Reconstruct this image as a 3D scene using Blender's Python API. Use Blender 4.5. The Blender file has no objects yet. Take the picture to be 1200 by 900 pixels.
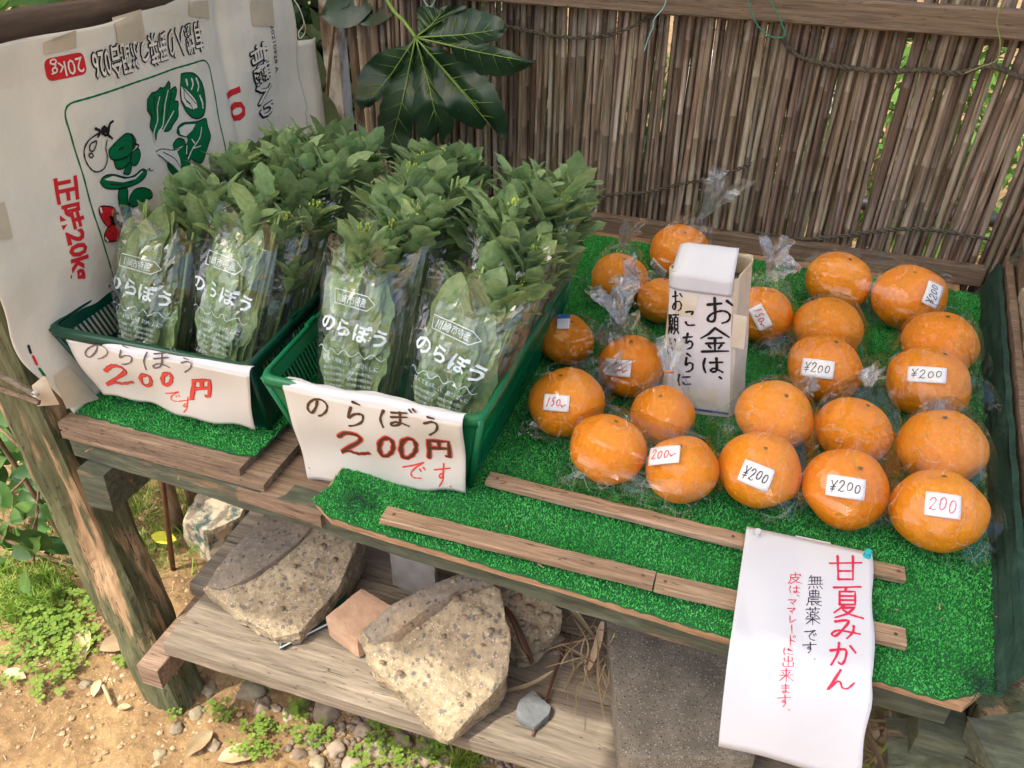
import bpy, bmesh, math, random
import numpy as np
from mathutils import Vector, Matrix, noise
random.seed(7)
rng = np.random.default_rng(7)
sc = bpy.context.scene
C = sc.collection
rad = math.radians

# ------------------------------------------------------------------ camera
CX = Vector((0.94943412, 0.31350123, 0.01708287))      # right
CDN = Vector((0.18837979, -0.52528872, -0.82981011))   # down
CF = Vector((-0.25117305, 0.7910681, -0.55778433))     # forward
CAM = Vector((0, 0, 1.37))
camd = bpy.data.cameras.new('camera'); camd.lens = 30.0; camd.sensor_width = 36.0
camd.clip_start = 0.02; camd.clip_end = 500
cam = bpy.data.objects.new('camera', camd); C.objects.link(cam); sc.camera = cam
M = Matrix.Identity(4)
for i in range(3):
    M[i][0] = CX[i]; M[i][1] = -CDN[i]; M[i][2] = -CF[i]; M[i][3] = CAM[i]
cam.matrix_world = M

# ------------------------------------------------------------------ light
SUN = Vector((-0.35, -0.40, 0.95)).normalized()
world = bpy.data.worlds.new('World'); sc.world = world; world.use_nodes = True
nt = world.node_tree; nt.nodes.clear()
sky = nt.nodes.new('ShaderNodeTexSky'); sky.sky_type = 'NISHITA'; sky.sun_disc = False
sky.sun_elevation = math.asin(SUN.z); sky.sun_rotation = math.atan2(SUN.x, SUN.y)
sky.air_density = 1.0; sky.dust_density = 6.0; sky.ozone_density = 1.0
bg = nt.nodes.new('ShaderNodeBackground'); bg.inputs['Strength'].default_value = 0.15
wo = nt.nodes.new('ShaderNodeOutputWorld')
nt.links.new(sky.outputs[0], bg.inputs[0]); nt.links.new(bg.outputs[0], wo.inputs[0])
sd = bpy.data.lights.new('sun', 'SUN'); sd.energy = 2.0; sd.angle = rad(0.5); sd.color = (1, 0.95, 0.82)
so = bpy.data.objects.new('sun', sd); C.objects.link(so)
so.rotation_euler = (-SUN).to_track_quat('-Z', 'Y').to_euler(); so.location = (-2, -2, 5)
sc.view_settings.view_transform = 'Standard'; sc.view_settings.look = 'None'
sc.view_settings.exposure = 1.32; sc.view_settings.gamma = 1; sc.view_settings.use_curve_mapping = False
sc.render.engine = 'CYCLES'
cy = sc.cycles; cy.max_bounces = 14; cy.transparent_max_bounces = 24; cy.diffuse_bounces = 4
cy.glossy_bounces = 4; cy.transmission_bounces = 4; cy.use_denoising = True
cy.caustics_reflective = False; cy.caustics_refractive = False; cy.sample_clamp_indirect = 6

# ------------------------------------------------------------------ helpers
def at(px, py, x=None, y=None, z=None):
    """point of a known plane of the place seen at a pixel of the 1200x900 photograph"""
    r = CX * (px - 600) + CDN * (py - 450) + CF * 1000
    t = x / r.x if x is not None else (y / r.y if y is not None else (z - CAM.z) / r.z)
    return CAM + r * t
def mpp(p):            # metres per pixel at a point
    return (Vector(p) - CAM).dot(CF) / 1000
T = 0.65               # table top

def N(nt, t, **kw):
    n = nt.nodes.new(t)
    for k, v in kw.items():
        if k in n.inputs: n.inputs[k].default_value = v
        else: setattr(n, k, v)
    return n
def ramp(nt, stops):
    r = nt.nodes.new('ShaderNodeValToRGB'); e = r.color_ramp.elements
    while len(e) < len(stops): e.new(0.5)
    for i, (p, c) in enumerate(stops):
        e[i].position = p; e[i].color = (c[0], c[1], c[2], 1)
    return r
_m = {}
def mat(name, stops, scale=10, stretch=(1, 1, 1), detail=6, rough=0.8, bump=0.3, bscale=None, bstretch=None, dist=0.0,
        spec=0.3, transl=0.0, speck=None, bdist=0.002, patch=None, hue=0.0, distn=0.4, crack=None, coat=0, fine=0.0):
    """noise coloured surface: stops along a noise; speck=(scale, threshold, colour); patch=(scale, stretch, lo, hi, colour)"""
    if name in _m: return _m[name]
    m = bpy.data.materials.new(name); _m[name] = m; m.use_nodes = True
    nt = m.node_tree; nt.nodes.clear(); L = nt.links.new
    out = N(nt, 'ShaderNodeOutputMaterial'); p = N(nt, 'ShaderNodeBsdfPrincipled')
    p.inputs['Roughness'].default_value = rough; p.inputs['Specular IOR Level'].default_value = spec
    if coat: p.inputs['Coat Weight'].default_value = coat; p.inputs['Coat Roughness'].default_value = 0.15
    tc = N(nt, 'ShaderNodeTexCoord'); oi = N(nt, 'ShaderNodeObjectInfo')
    w = N(nt, 'ShaderNodeMath', operation='MULTIPLY'); L(oi.outputs['Random'], w.inputs[0]); w.inputs[1].default_value = 40
    def noi(s, st, d=detail, dd=0.0):
        mp = N(nt, 'ShaderNodeMapping'); mp.inputs['Scale'].default_value = st
        L(tc.outputs['Object'], mp.inputs[0])
        n = N(nt, 'ShaderNodeTexNoise', noise_dimensions='4D'); n.inputs['Scale'].default_value = s
        n.inputs['Detail'].default_value = d; n.inputs['Distortion'].default_value = dd; n.inputs['Roughness'].default_value = 0.62
        L(mp.outputs[0], n.inputs['Vector']); L(w.outputs[0], n.inputs['W'])
        return n
    n1 = noi(scale, stretch, detail, distn)
    r = ramp(nt, stops); L(n1.outputs['Fac'], r.inputs[0]); col = r.outputs[0]
    def mixc(fac, a, b):
        x = N(nt, 'ShaderNodeMix', data_type='RGBA'); L(fac, x.inputs[0]); L(a, x.inputs[6])
        if hasattr(b, 'links'): L(b, x.inputs[7])
        else: x.inputs[7].default_value = (*b, 1)
        return x.outputs[2]
    def mrange(v, lo, hi):
        g = N(nt, 'ShaderNodeMapRange'); g.inputs[1].default_value = lo; g.inputs[2].default_value = hi; L(v, g.inputs[0]); return g.outputs[0]
    hsrc = None
    if patch:
        n3 = noi(patch[0], patch[1], 8); f = mrange(n3.outputs['Fac'], patch[2], patch[3]); col = mixc(f, col, patch[4]); hsrc = f
    if speck:
        for s_, th, cc in speck:
            v = N(nt, 'ShaderNodeTexVoronoi'); v.inputs['Scale'].default_value = s_
            dn = N(nt, 'ShaderNodeTexNoise'); dn.inputs['Scale'].default_value = s_ * 1.3; dn.inputs['Detail'].default_value = 3; L(tc.outputs['Object'], dn.inputs['Vector'])
            da = N(nt, 'ShaderNodeVectorMath', operation='MULTIPLY_ADD'); L(dn.outputs['Color'], da.inputs[0]); da.inputs[1].default_value = (1.1 / s_,) * 3; L(tc.outputs['Object'], da.inputs[2]); L(da.outputs[0], v.inputs['Vector'])
            f = mrange(v.outputs['Distance'], th, th * 0.75)
            # only some cells
            sep = N(nt, 'ShaderNodeSeparateColor'); L(v.outputs['Color'], sep.inputs[0])
            g = N(nt, 'ShaderNodeMath', operation='GREATER_THAN'); L(sep.outputs[0], g.inputs[0]); g.inputs[1].default_value = 0.55
            h = N(nt, 'ShaderNodeMath', operation='MULTIPLY'); L(f, h.inputs[0]); L(g.outputs[0], h.inputs[1])
            col = mixc(h.outputs[0], col, cc)
    if crack:
        n4 = noi(crack[0], crack[1], 3); ab = N(nt, 'ShaderNodeMath', operation='SUBTRACT'); L(n4.outputs['Fac'], ab.inputs[0]); ab.inputs[1].default_value = 0.5
        a2 = N(nt, 'ShaderNodeMath', operation='ABSOLUTE'); L(ab.outputs[0], a2.inputs[0])
        f = mrange(a2.outputs[0], crack[2], 0.0); col = mixc(f, col, crack[3])
    if fine:
        nf = noi((bscale or scale * 3) * 1.7, bstretch or stretch, 10); g = N(nt, 'ShaderNodeMapRange'); L(nf.outputs['Fac'], g.inputs[0])
        g.inputs[1].default_value = 0.3; g.inputs[2].default_value = 0.7; g.inputs[3].default_value = 1 - fine; g.inputs[4].default_value = 1 + fine * 0.6
        vm = N(nt, 'ShaderNodeVectorMath', operation='SCALE'); L(col, vm.inputs[0]); L(g.outputs[0], vm.inputs['Scale']); col = vm.outputs[0]
    if hue:
        hs = N(nt, 'ShaderNodeHueSaturation'); L(col, hs.inputs['Color'])
        a = N(nt, 'ShaderNodeMapRange'); L(oi.outputs['Random'], a.inputs[0]); a.inputs[3].default_value = 1 - hue; a.inputs[4].default_value = 1 + hue
        L(a.outputs[0], hs.inputs['Value'])
        fr = N(nt, 'ShaderNodeMath', operation='FRACT'); m7 = N(nt, 'ShaderNodeMath', operation='MULTIPLY'); L(oi.outputs['Random'], m7.inputs[0]); m7.inputs[1].default_value = 7.3
        L(m7.outputs[0], fr.inputs[0]); b = N(nt, 'ShaderNodeMapRange'); L(fr.outputs[0], b.inputs[0]); b.inputs[3].default_value = 0.5 - hue * 0.06; b.inputs[4].default_value = 0.5 + hue * 0.06
        L(b.outputs[0], hs.inputs['Hue']); col = hs.outputs[0]
    L(col, p.inputs['Base Color'])
    if bump:
        n2 = noi(bscale or scale * 3, bstretch or stretch, 8)
        b = N(nt, 'ShaderNodeBump'); b.inputs['Strength'].default_value = bump; b.inputs['Distance'].default_value = bdist
        L(n2.outputs['Fac'], b.inputs['Height'])
        if hsrc:
            b2 = N(nt, 'ShaderNodeBump'); b2.inputs['Strength'].default_value = 0.8; b2.inputs['Distance'].default_value = 0.0015; b2.invert = True
            L(hsrc, b2.inputs['Height']); L(b.outputs[0], b2.inputs['Normal']); b = b2
        L(b.outputs[0], p.inputs['Normal'])
    sh = p.outputs[0]
    if transl:
        t = N(nt, 'ShaderNodeBsdfTranslucent'); L(col, t.inputs[0])
        x = N(nt, 'ShaderNodeMixShader'); x.inputs[0].default_value = transl; L(sh, x.inputs[1]); L(t.outputs[0], x.inputs[2]); sh = x.outputs[0]
    L(sh, out.inputs[0])
    return m
def flat(name, c, rough=0.6, spec=0.3, metal=0.0):
    if name in _m: return _m[name]
    m = bpy.data.materials.new(name); _m[name] = m; m.use_nodes = True
    p = m.node_tree.nodes['Principled BSDF']; p.inputs['Base Color'].default_value = (*c, 1)
    p.inputs['Roughness'].default_value = rough; p.inputs['Specular IOR Level'].default_value = spec; p.inputs['Metallic'].default_value = metal
    return m
def film_mat(name, refl=0.10, haze=0.03, bump=0.5, bs=60):
    m = bpy.data.materials.new(name); m.use_nodes = True
    nt = m.node_tree; nt.nodes.clear(); L = nt.links.new
    out = N(nt, 'ShaderNodeOutputMaterial'); tr = N(nt, 'ShaderNodeBsdfTransparent'); tr.inputs[0].default_value = (0.975, 0.98, 0.985, 1)
    gl = N(nt, 'ShaderNodeBsdfGlossy'); gl.inputs['Roughness'].default_value = 0.025
    df = N(nt, 'ShaderNodeBsdfTranslucent'); df.inputs[0].default_value = (0.8, 0.85, 0.88, 1)
    d2 = N(nt, 'ShaderNodeBsdfDiffuse'); d2.inputs[0].default_value = (0.8, 0.84, 0.87, 1)
    dm = N(nt, 'ShaderNodeMixShader'); dm.inputs[0].default_value = 0.5; L(df.outputs[0], dm.inputs[1]); L(d2.outputs[0], dm.inputs[2])
    lw = N(nt, 'ShaderNodeLayerWeight'); lw.inputs['Blend'].default_value = 0.30
    mr = N(nt, 'ShaderNodeMapRange'); mr.inputs[3].default_value = refl; mr.inputs[4].default_value = 0.75
    pw = N(nt, 'ShaderNodeMath', operation='POWER'); L(lw.outputs['Facing'], pw.inputs[0]); pw.inputs[1].default_value = 3.0
    L(pw.outputs[0], mr.inputs[0])
    tc = N(nt, 'ShaderNodeTexCoord'); no = N(nt, 'ShaderNodeTexNoise'); no.inputs['Scale'].default_value = bs; no.inputs['Detail'].default_value = 2
    no.inputs['Distortion'].default_value = 1.5
    L(tc.outputs['Object'], no.inputs[0]); b = N(nt, 'ShaderNodeBump'); b.inputs['Strength'].default_value = bump; b.inputs['Distance'].default_value = 0.003
    L(no.outputs['Fac'], b.inputs['Height']); L(b.outputs[0], gl.inputs['Normal']); L(b.outputs[0], lw.inputs['Normal'])
    vo = N(nt, 'ShaderNodeTexVoronoi', feature='DISTANCE_TO_EDGE'); vo.inputs['Scale'].default_value = bs * 0.9
    n5 = N(nt, 'ShaderNodeTexNoise'); n5.inputs['Scale'].default_value = 14; n5.inputs['Detail'].default_value = 2; L(tc.outputs['Object'], n5.inputs[0])
    va = N(nt, 'ShaderNodeVectorMath', operation='MULTIPLY_ADD'); L(n5.outputs['Color'], va.inputs[0]); va.inputs[1].default_value = (0.06, 0.06, 0.06)
    mpp_ = N(nt, 'ShaderNodeMapping'); mpp_.inputs['Scale'].default_value = (1.0, 0.45, 0.7); mpp_.inputs['Rotation'].default_value = (0.4, 0.2, 0.5); L(tc.outputs['Object'], mpp_.inputs[0]); L(mpp_.outputs[0], va.inputs[2]); L(va.outputs[0], vo.inputs['Vector'])
    cm = N(nt, 'ShaderNodeMapRange'); cm.inputs[1].default_value = 0.035; cm.inputs[2].default_value = 0.0; cm.inputs[3].default_value = haze; cm.inputs[4].default_value = haze + 0.30; L(vo.outputs['Distance'], cm.inputs[0])
    gm = N(nt, 'ShaderNodeTexNoise'); gm.inputs['Scale'].default_value = 22; L(tc.outputs['Object'], gm.inputs[0])
    g2 = N(nt, 'ShaderNodeMapRange'); g2.inputs[1].default_value = 0.45; g2.inputs[2].default_value = 0.62; L(gm.outputs['Fac'], g2.inputs[0])
    mm_ = N(nt, 'ShaderNodeMath', operation='MULTIPLY'); L(cm.outputs[0], mm_.inputs[0]); L(g2.outputs[0], mm_.inputs[1]); mx = N(nt, 'ShaderNodeMath', operation='MAXIMUM'); L(mm_.outputs[0], mx.inputs[0]); mx.inputs[1].default_value = haze
    x1 = N(nt, 'ShaderNodeMixShader'); L(mx.outputs[0], x1.inputs[0]); L(tr.outputs[0], x1.inputs[1]); L(dm.outputs[0], x1.inputs[2])
    x2 = N(nt, 'ShaderNodeMixShader'); L(mr.outputs[0], x2.inputs[0]); L(x1.outputs[0], x2.inputs[1]); L(gl.outputs[0], x2.inputs[2])
    L(x2.outputs[0], out.inputs[0]); return m

ORG = {}
def org(o): return ORG.get(o.name, Vector((0, 0, 0))) if o else Vector((0, 0, 0))
def obj(name, verts, faces, m, parent=None, smooth=False, kind=None, loc=None, label=None):
    """one mesh object; verts are world coordinates; its origin is put on loc (or the parent's origin)"""
    pw = org(parent); o0 = Vector(loc) if loc is not None else pw
    me = bpy.data.meshes.new(name)
    v = np.array([tuple(q) for q in verts], dtype=np.float32) - np.array(tuple(o0), dtype=np.float32)
    me.from_pydata(v.tolist(), [], [tuple(f) for f in faces])
    if m: 
        for mm in (m if isinstance(m, (list, tuple)) else [m]): me.materials.append(mm)
    if smooth: me.polygons.foreach_set('use_smooth', [True] * len(me.polygons))
    me.update()
    o = bpy.data.objects.new(name, me); C.objects.link(o); ORG[o.name] = o0.copy()
    if parent: o.parent = parent
    o.location = o0 - pw
    if kind: o['kind'] = kind
    if label: o['label'] = label
    return o
def inst(name, me, parent, loc, rot=None, scale=None):
    o = bpy.data.objects.new(name, me); C.objects.link(o); o.parent = parent
    l = Vector(loc) - org(parent); ORG[o.name] = Vector(loc)
    if rot is None and scale is None: o.location = l
    else:
        R = rot.to_4x4() if rot is not None else Matrix.Identity(4)
        s = scale if scale is not None else (1, 1, 1)
        if not hasattr(s, '__len__'): s = (s, s, s)
        o.matrix_basis = Matrix.Translation(l) @ R @ Matrix.Diagonal((*s, 1))
    return o
def thing(name, label, cat, loc=(0, 0, 0), group=None):
    o = bpy.data.objects.new(name, None); C.objects.link(o); o.location = loc; o.empty_display_size = 0.05
    ORG[o.name] = Vector(loc); o['label'] = label; o['category'] = cat
    if group: o['group'] = group
    return o
def tag(o, label, cat, group=None):
    o['label'] = label; o['category'] = cat
    if group: o['group'] = group
    return o

class MB:
    def __init__(s): s.v = []; s.f = []
    def add(s, v, f):
        n = len(s.v); s.v += [tuple(q) for q in v]; s.f += [tuple(i + n for i in q) for q in f]; return s
    def box(s, c, sx, sy, sz, R=None, jit=0.0):
        v = []
        for dx, dy, dz in ((-1,-1,-1),(1,-1,-1),(1,1,-1),(-1,1,-1),(-1,-1,1),(1,-1,1),(1,1,1),(-1,1,1)):
            q = Vector((dx*sx/2, dy*sy/2, dz*sz/2))
            if jit: q += Vector((random.uniform(-jit, jit), random.uniform(-jit, jit), random.uniform(-jit, jit)))
            if R: q = R @ q
            v.append(Vector(c) + q)
        return s.add(v, ((0,3,2,1),(4,5,6,7),(0,1,5,4),(1,2,6,5),(2,3,7,6),(3,0,4,7)))
    def beam(s, a, b, w, h, up=(0, 0, 1), seg=6, jit=0.0008, bev=0.0015, wob=0.0):
        """a sawn bar from a to b, section w (sideways) x h (along up), bevelled edges and slightly uneven"""
        a = Vector(a); b = Vector(b); d = (b - a).normalized(); up = Vector(up); side = d.cross(up).normalized(); u = side.cross(d).normalized()
        prof = []
        for sx, sy in ((-1,-1),(1,-1),(1,1),(-1,1)):
            if sx * sy > 0: prof += [(sx*w/2, sy*(h/2-bev)), (sx*(w/2-bev), sy*h/2)]
            else: prof += [(sx*(w/2-bev), sy*h/2), (sx*w/2, sy*(h/2-bev))]
        n = len(prof); V = []; F = []
        for i in range(seg + 1):
            t = i / seg; c = a.lerp(b, t)
            ox = random.uniform(-wob, wob); oy = random.uniform(-wob, wob)
            for x, y in prof:
                V.append(c + side * (x + ox + random.uniform(-jit, jit)) + u * (y + oy + random.uniform(-jit, jit)))
        for i in range(seg):
            for j in range(n):
                F.append((i*n+j, i*n+(j+1)%n, (i+1)*n+(j+1)%n, (i+1)*n+j))
        F.append(tuple(range(n))[::-1]); F.append(tuple(seg*n+j for j in range(n)))
        return s.add(V, F)
    def tube(s, pts, r, n=6, cap=True, prof=None):
        pts = [Vector(p) for p in pts]; V = []; F = []; m = len(pts)
        rr = r if hasattr(r, '__len__') else [r] * m
        ref = Vector((0.3, 0.2, 1)).normalized()
        for i, p in enumerate(pts):
            d = (pts[min(i+1, m-1)] - pts[max(i-1, 0)]).normalized()
            if abs(d.dot(ref)) > 0.95: ref = Vector((1, 0.1, 0)).normalized()
            x = d.cross(ref).normalized(); y = x.cross(d).normalized()
            for j in range(n):
                a = 2 * math.pi * j / n; k = rr[i] * (prof[j] if prof else 1)
                V.append(p + x * math.cos(a) * k + y * math.sin(a) * k)
        for i in range(m - 1):
            for j in range(n):
                F.append((i*n+j, i*n+(j+1)%n, (i+1)*n+(j+1)%n, (i+1)*n+j))
        if cap: F.append(tuple(range(n))[::-1]); F.append(tuple((m-1)*n+j for j in range(n)))
        return s.add(V, F)
    def grid(s, fn, nu, nv):
        V = [fn(i / nu, j / nv) for j in range(nv + 1) for i in range(nu + 1)]
        F = [(j*(nu+1)+i, j*(nu+1)+i+1, (j+1)*(nu+1)+i+1, (j+1)*(nu+1)+i) for j in range(nv) for i in range(nu)]
        return s.add(V, F)
    def build(s, name, m, parent=None, smooth=False, **kw): return obj(name, s.v, s.f, m, parent, smooth, **kw)

def smooth_pts(p, k=5):
    if len(p) < 3: return [Vector(q) for q in p]
    P = [Vector(q) for q in p]; out = []
    for i in range(len(P) - 1):
        p0 = P[max(i-1, 0)]; p1 = P[i]; p2 = P[i+1]; p3 = P[min(i+2, len(P)-1)]
        for j in range(k):
            t = j / k
            out.append(0.5 * ((2*p1) + (p2-p0)*t + (2*p0-5*p1+4*p2-p3)*t*t + (3*p1-p0-3*p2+p3)*t*t*t))
    out.append(P[-1]); return out
def solidify(o, th):
    md = o.modifiers.new('thickness', 'SOLIDIFY'); md.thickness = th; md.offset = -1; return o

# ---------- flat print: 2-D shapes laid on a surface
GL = {
'の': [[(50,25),(45,55),(30,80),(15,65),(18,40),(40,20),(65,20),(85,40),(85,65),(70,85),(55,92)]],
'ら': [[(40,6),(62,18)],[(35,26),(30,62),(50,50),(75,55),(75,78),(55,90),(35,93)]],
'ぼ': [[(18,15),(12,50),(20,90)],[(38,24),(78,22)],[(38,45),(78,43)],[(60,22),(60,75),(45,86),(38,76),(50,68),(65,74),(82,88)],[(84,4),(89,15)],[(95,1),(100,12)]],
'う': [[(38,8),(62,14)],[(22,38),(55,28),(74,42),(68,70),(40,95)]],
'で': [[(8,22),(50,19),(85,12),(60,30),(42,55),(52,80),(82,88)],[(72,42),(78,54)],[(86,38),(92,49)]],
'す': [[(8,28),(92,22)],[(55,5),(56,50),(48,62),(38,55),(45,44),(57,50),(58,70),(42,95)]],
'お': [[(15,30),(55,26)],[(35,8),(36,75),(22,85),(14,75),(30,58),(60,50),(80,62),(76,82),(58,90)],[(72,18),(88,32)]],
'は': [[(18,12),(12,50),(20,90)],[(38,34),(85,32)],[(62,10),(63,75),(48,86),(40,76),(52,66),(68,74),(86,88)]],
'こ': [[(25,22),(50,20),(70,22),(60,34)],[(22,70),(35,84),(82,84)]],
'ち': [[(15,28),(80,24)],[(45,6),(32,60),(60,48),(80,60),(72,84),(42,94)]],
'に': [[(18,12),(12,50),(20,90)],[(42,30),(85,28)],[(42,68),(55,82),(88,80)]],
'い': [[(20,20),(20,65),(32,80),(38,68)],[(75,22),(86,50)]],
'み': [[(22,20),(60,16),(42,56),(22,82),(12,72),(28,58),(60,64),(92,74)],[(74,40),(72,65),(55,92)]],
'か': [[(10,36),(50,31),(62,40),(56,74),(45,88),(35,80)],[(38,8),(32,50),(12,90)],[(75,20),(92,45)]],
'ん': [[(50,8),(30,50),(10,90),(35,60),(48,57),(55,82),(72,85),(92,62)]],
'ま': [[(20,24),(82,22)],[(22,44),(80,42)],[(52,6),(53,75),(38,88),(28,78),(42,68),(60,75),(82,88)]],
'2': [[(15,28),(35,8),(65,12),(70,35),(20,85),(35,80),(60,88),(90,80)]],
'0': [[(52,10),(30,18),(20,50),(30,85),(55,90),(78,70),(80,35),(66,14),(48,10)]],
'1': [[(66,5),(52,45),(36,95)]], '5': [[(80,10),(45,12),(34,44),(60,44),(68,68),(46,92),(20,86)]],
'~': [[(2,62),(30,82),(50,66),(98,58)]],
}
GK = {
'マ': [[(12,22),(85,20),(50,60)],[(35,50),(62,80)]], 'レ': [[(30,12),(30,85),(85,50)]], '|': [[(50,8),(52,92)]],
'ド': [[(38,8),(38,92)],[(38,42),(75,58)],[(62,16),(68,28)],[(76,12),(82,24)]],
'円': [[(15,90),(16,12),(84,10),(84,88),(72,86)],[(50,12),(50,50)],[(15,50),(84,49)]],
'金': [[(50,3),(30,26),(6,42)],[(50,3),(94,38)],[(30,42),(70,40)],[(22,62),(78,60)],[(50,42),(50,90)],[(30,70),(38,80)],[(70,68),(62,80)],[(10,93),(92,91)]],
'甘': [[(6,32),(94,30)],[(28,8),(30,88)],[(70,8),(70,88)],[(30,58),(70,58)],[(30,86),(70,86)]],
'夏': [[(12,8),(88,6)],[(48,8),(42,20)],[(28,58),(28,20),(72,20),(72,58)],[(28,33),(72,33)],[(28,45),(72,45)],[(28,58),(72,58)],[(42,60),(12,82)],[(35,68),(72,66),(50,85),(15,96)],[(38,74),(60,88),(94,98)]],
'無': [[(25,4),(10,26)],[(22,16),(85,14)],[(8,40),(92,38)],[(28,16),(28,62)],[(46,16),(46,62)],[(63,16),(63,62)],[(80,15),(80,62)],[(4,63),(96,61)],[(16,76),(8,94)],[(38,76),(42,90)],[(60,76),(65,90)],[(80,74),(94,92)]],
'農': [[(22,38),(22,6),(78,6),(78,38)],[(22,22),(78,22)],[(22,38),(78,38)],[(42,0),(42,38)],[(58,0),(58,38)],[(14,48),(90,47)],[(16,48),(14,75),(4,94)],[(30,58),(74,57)],[(18,70),(92,69)],[(34,70),(34,94),(48,86)],[(52,70),(66,86),(94,96)],[(76,74),(62,82)]],
'薬': [[(8,14),(92,12)],[(34,4),(34,22)],[(66,3),(66,22)],[(50,20),(44,30)],[(36,56),(36,30),(64,30),(64,56),(36,56)],[(36,43),(64,43)],[(14,30),(24,40)],[(12,58),(26,50)],[(84,28),(74,38)],[(74,48),(88,58)],[(6,66),(94,65)],[(50,56),(50,98)],[(46,68),(10,92)],[(54,68),(92,90)]],
'皮': [[(20,24),(85,22),(78,36)],[(22,24),(20,65),(6,92)],[(50,5),(50,46)],[(24,46),(74,45),(55,72),(18,95)],[(32,54),(60,80),(94,95)]],
'出': [[(50,5),(50,90)],[(22,18),(22,44),(78,44)],[(78,16),(78,46)],[(14,58),(14,90),(86,90)],[(86,56),(86,92)]],
'来': [[(18,20),(82,18)],[(28,30),(36,42)],[(72,28),(62,42)],[(6,50),(94,48)],[(50,4),(50,96)],[(46,52),(8,88)],[(54,52),(94,88)]],
'願': [[(6,10),(48,9)],[(10,10),(9,60),(2,92)],[(28,10),(24,22)],[(18,50),(18,22),(42,22),(42,50)],[(18,36),(42,36)],[(18,50),(42,50)],[(30,50),(30,90),(24,86)],[(20,62),(12,80)],[(38,62),(46,76)],[(54,8),(98,7)],[(74,8),(70,20)],[(60,70),(60,20),(90,20),(90,70)],[(60,37),(90,37)],[(60,53),(90,53)],[(60,70),(90,70)],[(68,74),(52,94)],[(82,74),(98,92)]],
'Y': [[(12,8),(50,48)],[(88,4),(50,48),(46,95)],[(18,56),(80,52)],[(20,74),(78,70)]],
'、': [[(35,45),(55,68)]], '.': [[(45,50),(52,56)]],
}
def ribbon(P, w, taper=0.35):
    """2-D stroke -> verts, faces (z unused)"""
    P = [Vector((q[0], q[1])) for q in P]; n = len(P); V = []; F = []
    for i, p in enumerate(P):
        a = P[max(i-1, 0)]; b = P[min(i+1, n-1)]; d = (b - a)
        if d.length < 1e-9: d = Vector((1, 0))
        d.normalize(); q = Vector((-d.y, d.x)); t = i / (n - 1) if n > 1 else 0
        k = w / 2 * (1 - taper * t + 0.15 * math.sin(i * 1.7 + p.x * 300))
        V += [p + q * k, p - q * k]
    for i in range(n - 1): F.append((2*i, 2*i+1, 2*i+3, 2*i+2))
    for end, s in ((0, -1), (n - 1, 1)):           # round caps
        c = P[end]; d = (P[1] - P[0]) if end == 0 else (P[-1] - P[-2])
        if d.length < 1e-9: continue
        a0 = math.atan2(d.y, d.x) + (math.pi if end == 0 else 0); k = (V[2*end] - c).length; b = len(V)
        V += [c + Vector((math.cos(a0 + u) , math.sin(a0 + u))) * k for u in (-1.57, -0.8, 0, 0.8, 1.57)]; F.append((b, b+1, b+2, b+3, b+4))
    return V, F
def strokes_of(ch, k=4):
    if ch in GL: return [smooth_pts([(x, y, 0) for x, y in s], k) for s in GL[ch]]
    out = []
    for s in GK[ch]:
        q = []
        for i in range(len(s) - 1):
            a = Vector((*s[i], 0)); b = Vector((*s[i+1], 0)); q += [a.lerp(b, j / 3) for j in range(3)]
        q.append(Vector((*s[-1], 0))); out.append(q)
    return out
class Ink:
    """collects 2-D shapes, then lays them on a surface given by fn(u, v) -> (point, normal)"""
    def __init__(s): s.v = []; s.f = []
    def add(s, V, F):
        n = len(s.v); s.v += [(q[0], q[1]) for q in V]; s.f += [tuple(i + n for i in f) for f in F]
    def stroke(s, P, w, taper=0.2, k=5, sm=True):
        P = smooth_pts([(q[0], q[1], 0) for q in P], k) if sm else P; s.add(*ribbon(P, w, taper))
    def glyph(s, ch, fn, w, jit=2.0):
        """fn maps glyph box 0..1 (x right, y down) to (u, v)"""
        jx, jy = random.uniform(-jit, jit), random.uniform(-jit, jit)
        for st in strokes_of(ch):
            s.add(*ribbon([fn((p.x + jx) / 100, (p.y + jy) / 100) for p in st], w, 0.3))
    def poly(s, P): s.add([(q[0], q[1]) for q in P], [tuple(range(len(P)))])
    def text(s, body, start, end, h, bold=0.0, spacing=1.0):
        """font text from start to end (2-D), letter height h"""
        V, F, w = font_mesh(body, bold, spacing)
        a = Vector(start); b = Vector(end); d = b - a; kx = d.length / w; d.normalize(); q = Vector((-d.y, d.x))
        s.add([a + d * (x * kx) + q * (y * h / 0.84) for x, y in V], F)
    def lay(s, name, fn, m, parent, off=0.0004, cell=None, **kw):
        V = []
        if cell:
            bm = bmesh.new(); vs = [bm.verts.new((u, v, 0)) for u, v in s.v]
            for f in s.f:
                try: bm.faces.new([vs[i] for i in f])
                except ValueError: pass
            bmesh.ops.triangulate(bm, faces=bm.faces[:])
            for _ in range(4):
                e = [x for x in bm.edges if x.calc_length() > cell]
                if not e: break
                bmesh.ops.subdivide_edges(bm, edges=e, cuts=1); bmesh.ops.triangulate(bm, faces=[f for f in bm.faces if len(f.verts) > 3])
            bm.verts.index_update(); s.v = [(v.co.x, v.co.y) for v in bm.verts]; s.f = [tuple(v.index for v in f.verts) for f in bm.faces]; bm.free()
        for u, v in s.v:
            p, n = fn(u, v); V.append(p + n * off)
        return obj(name, V, s.f, m, parent, **kw)
_fm = {}
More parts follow.
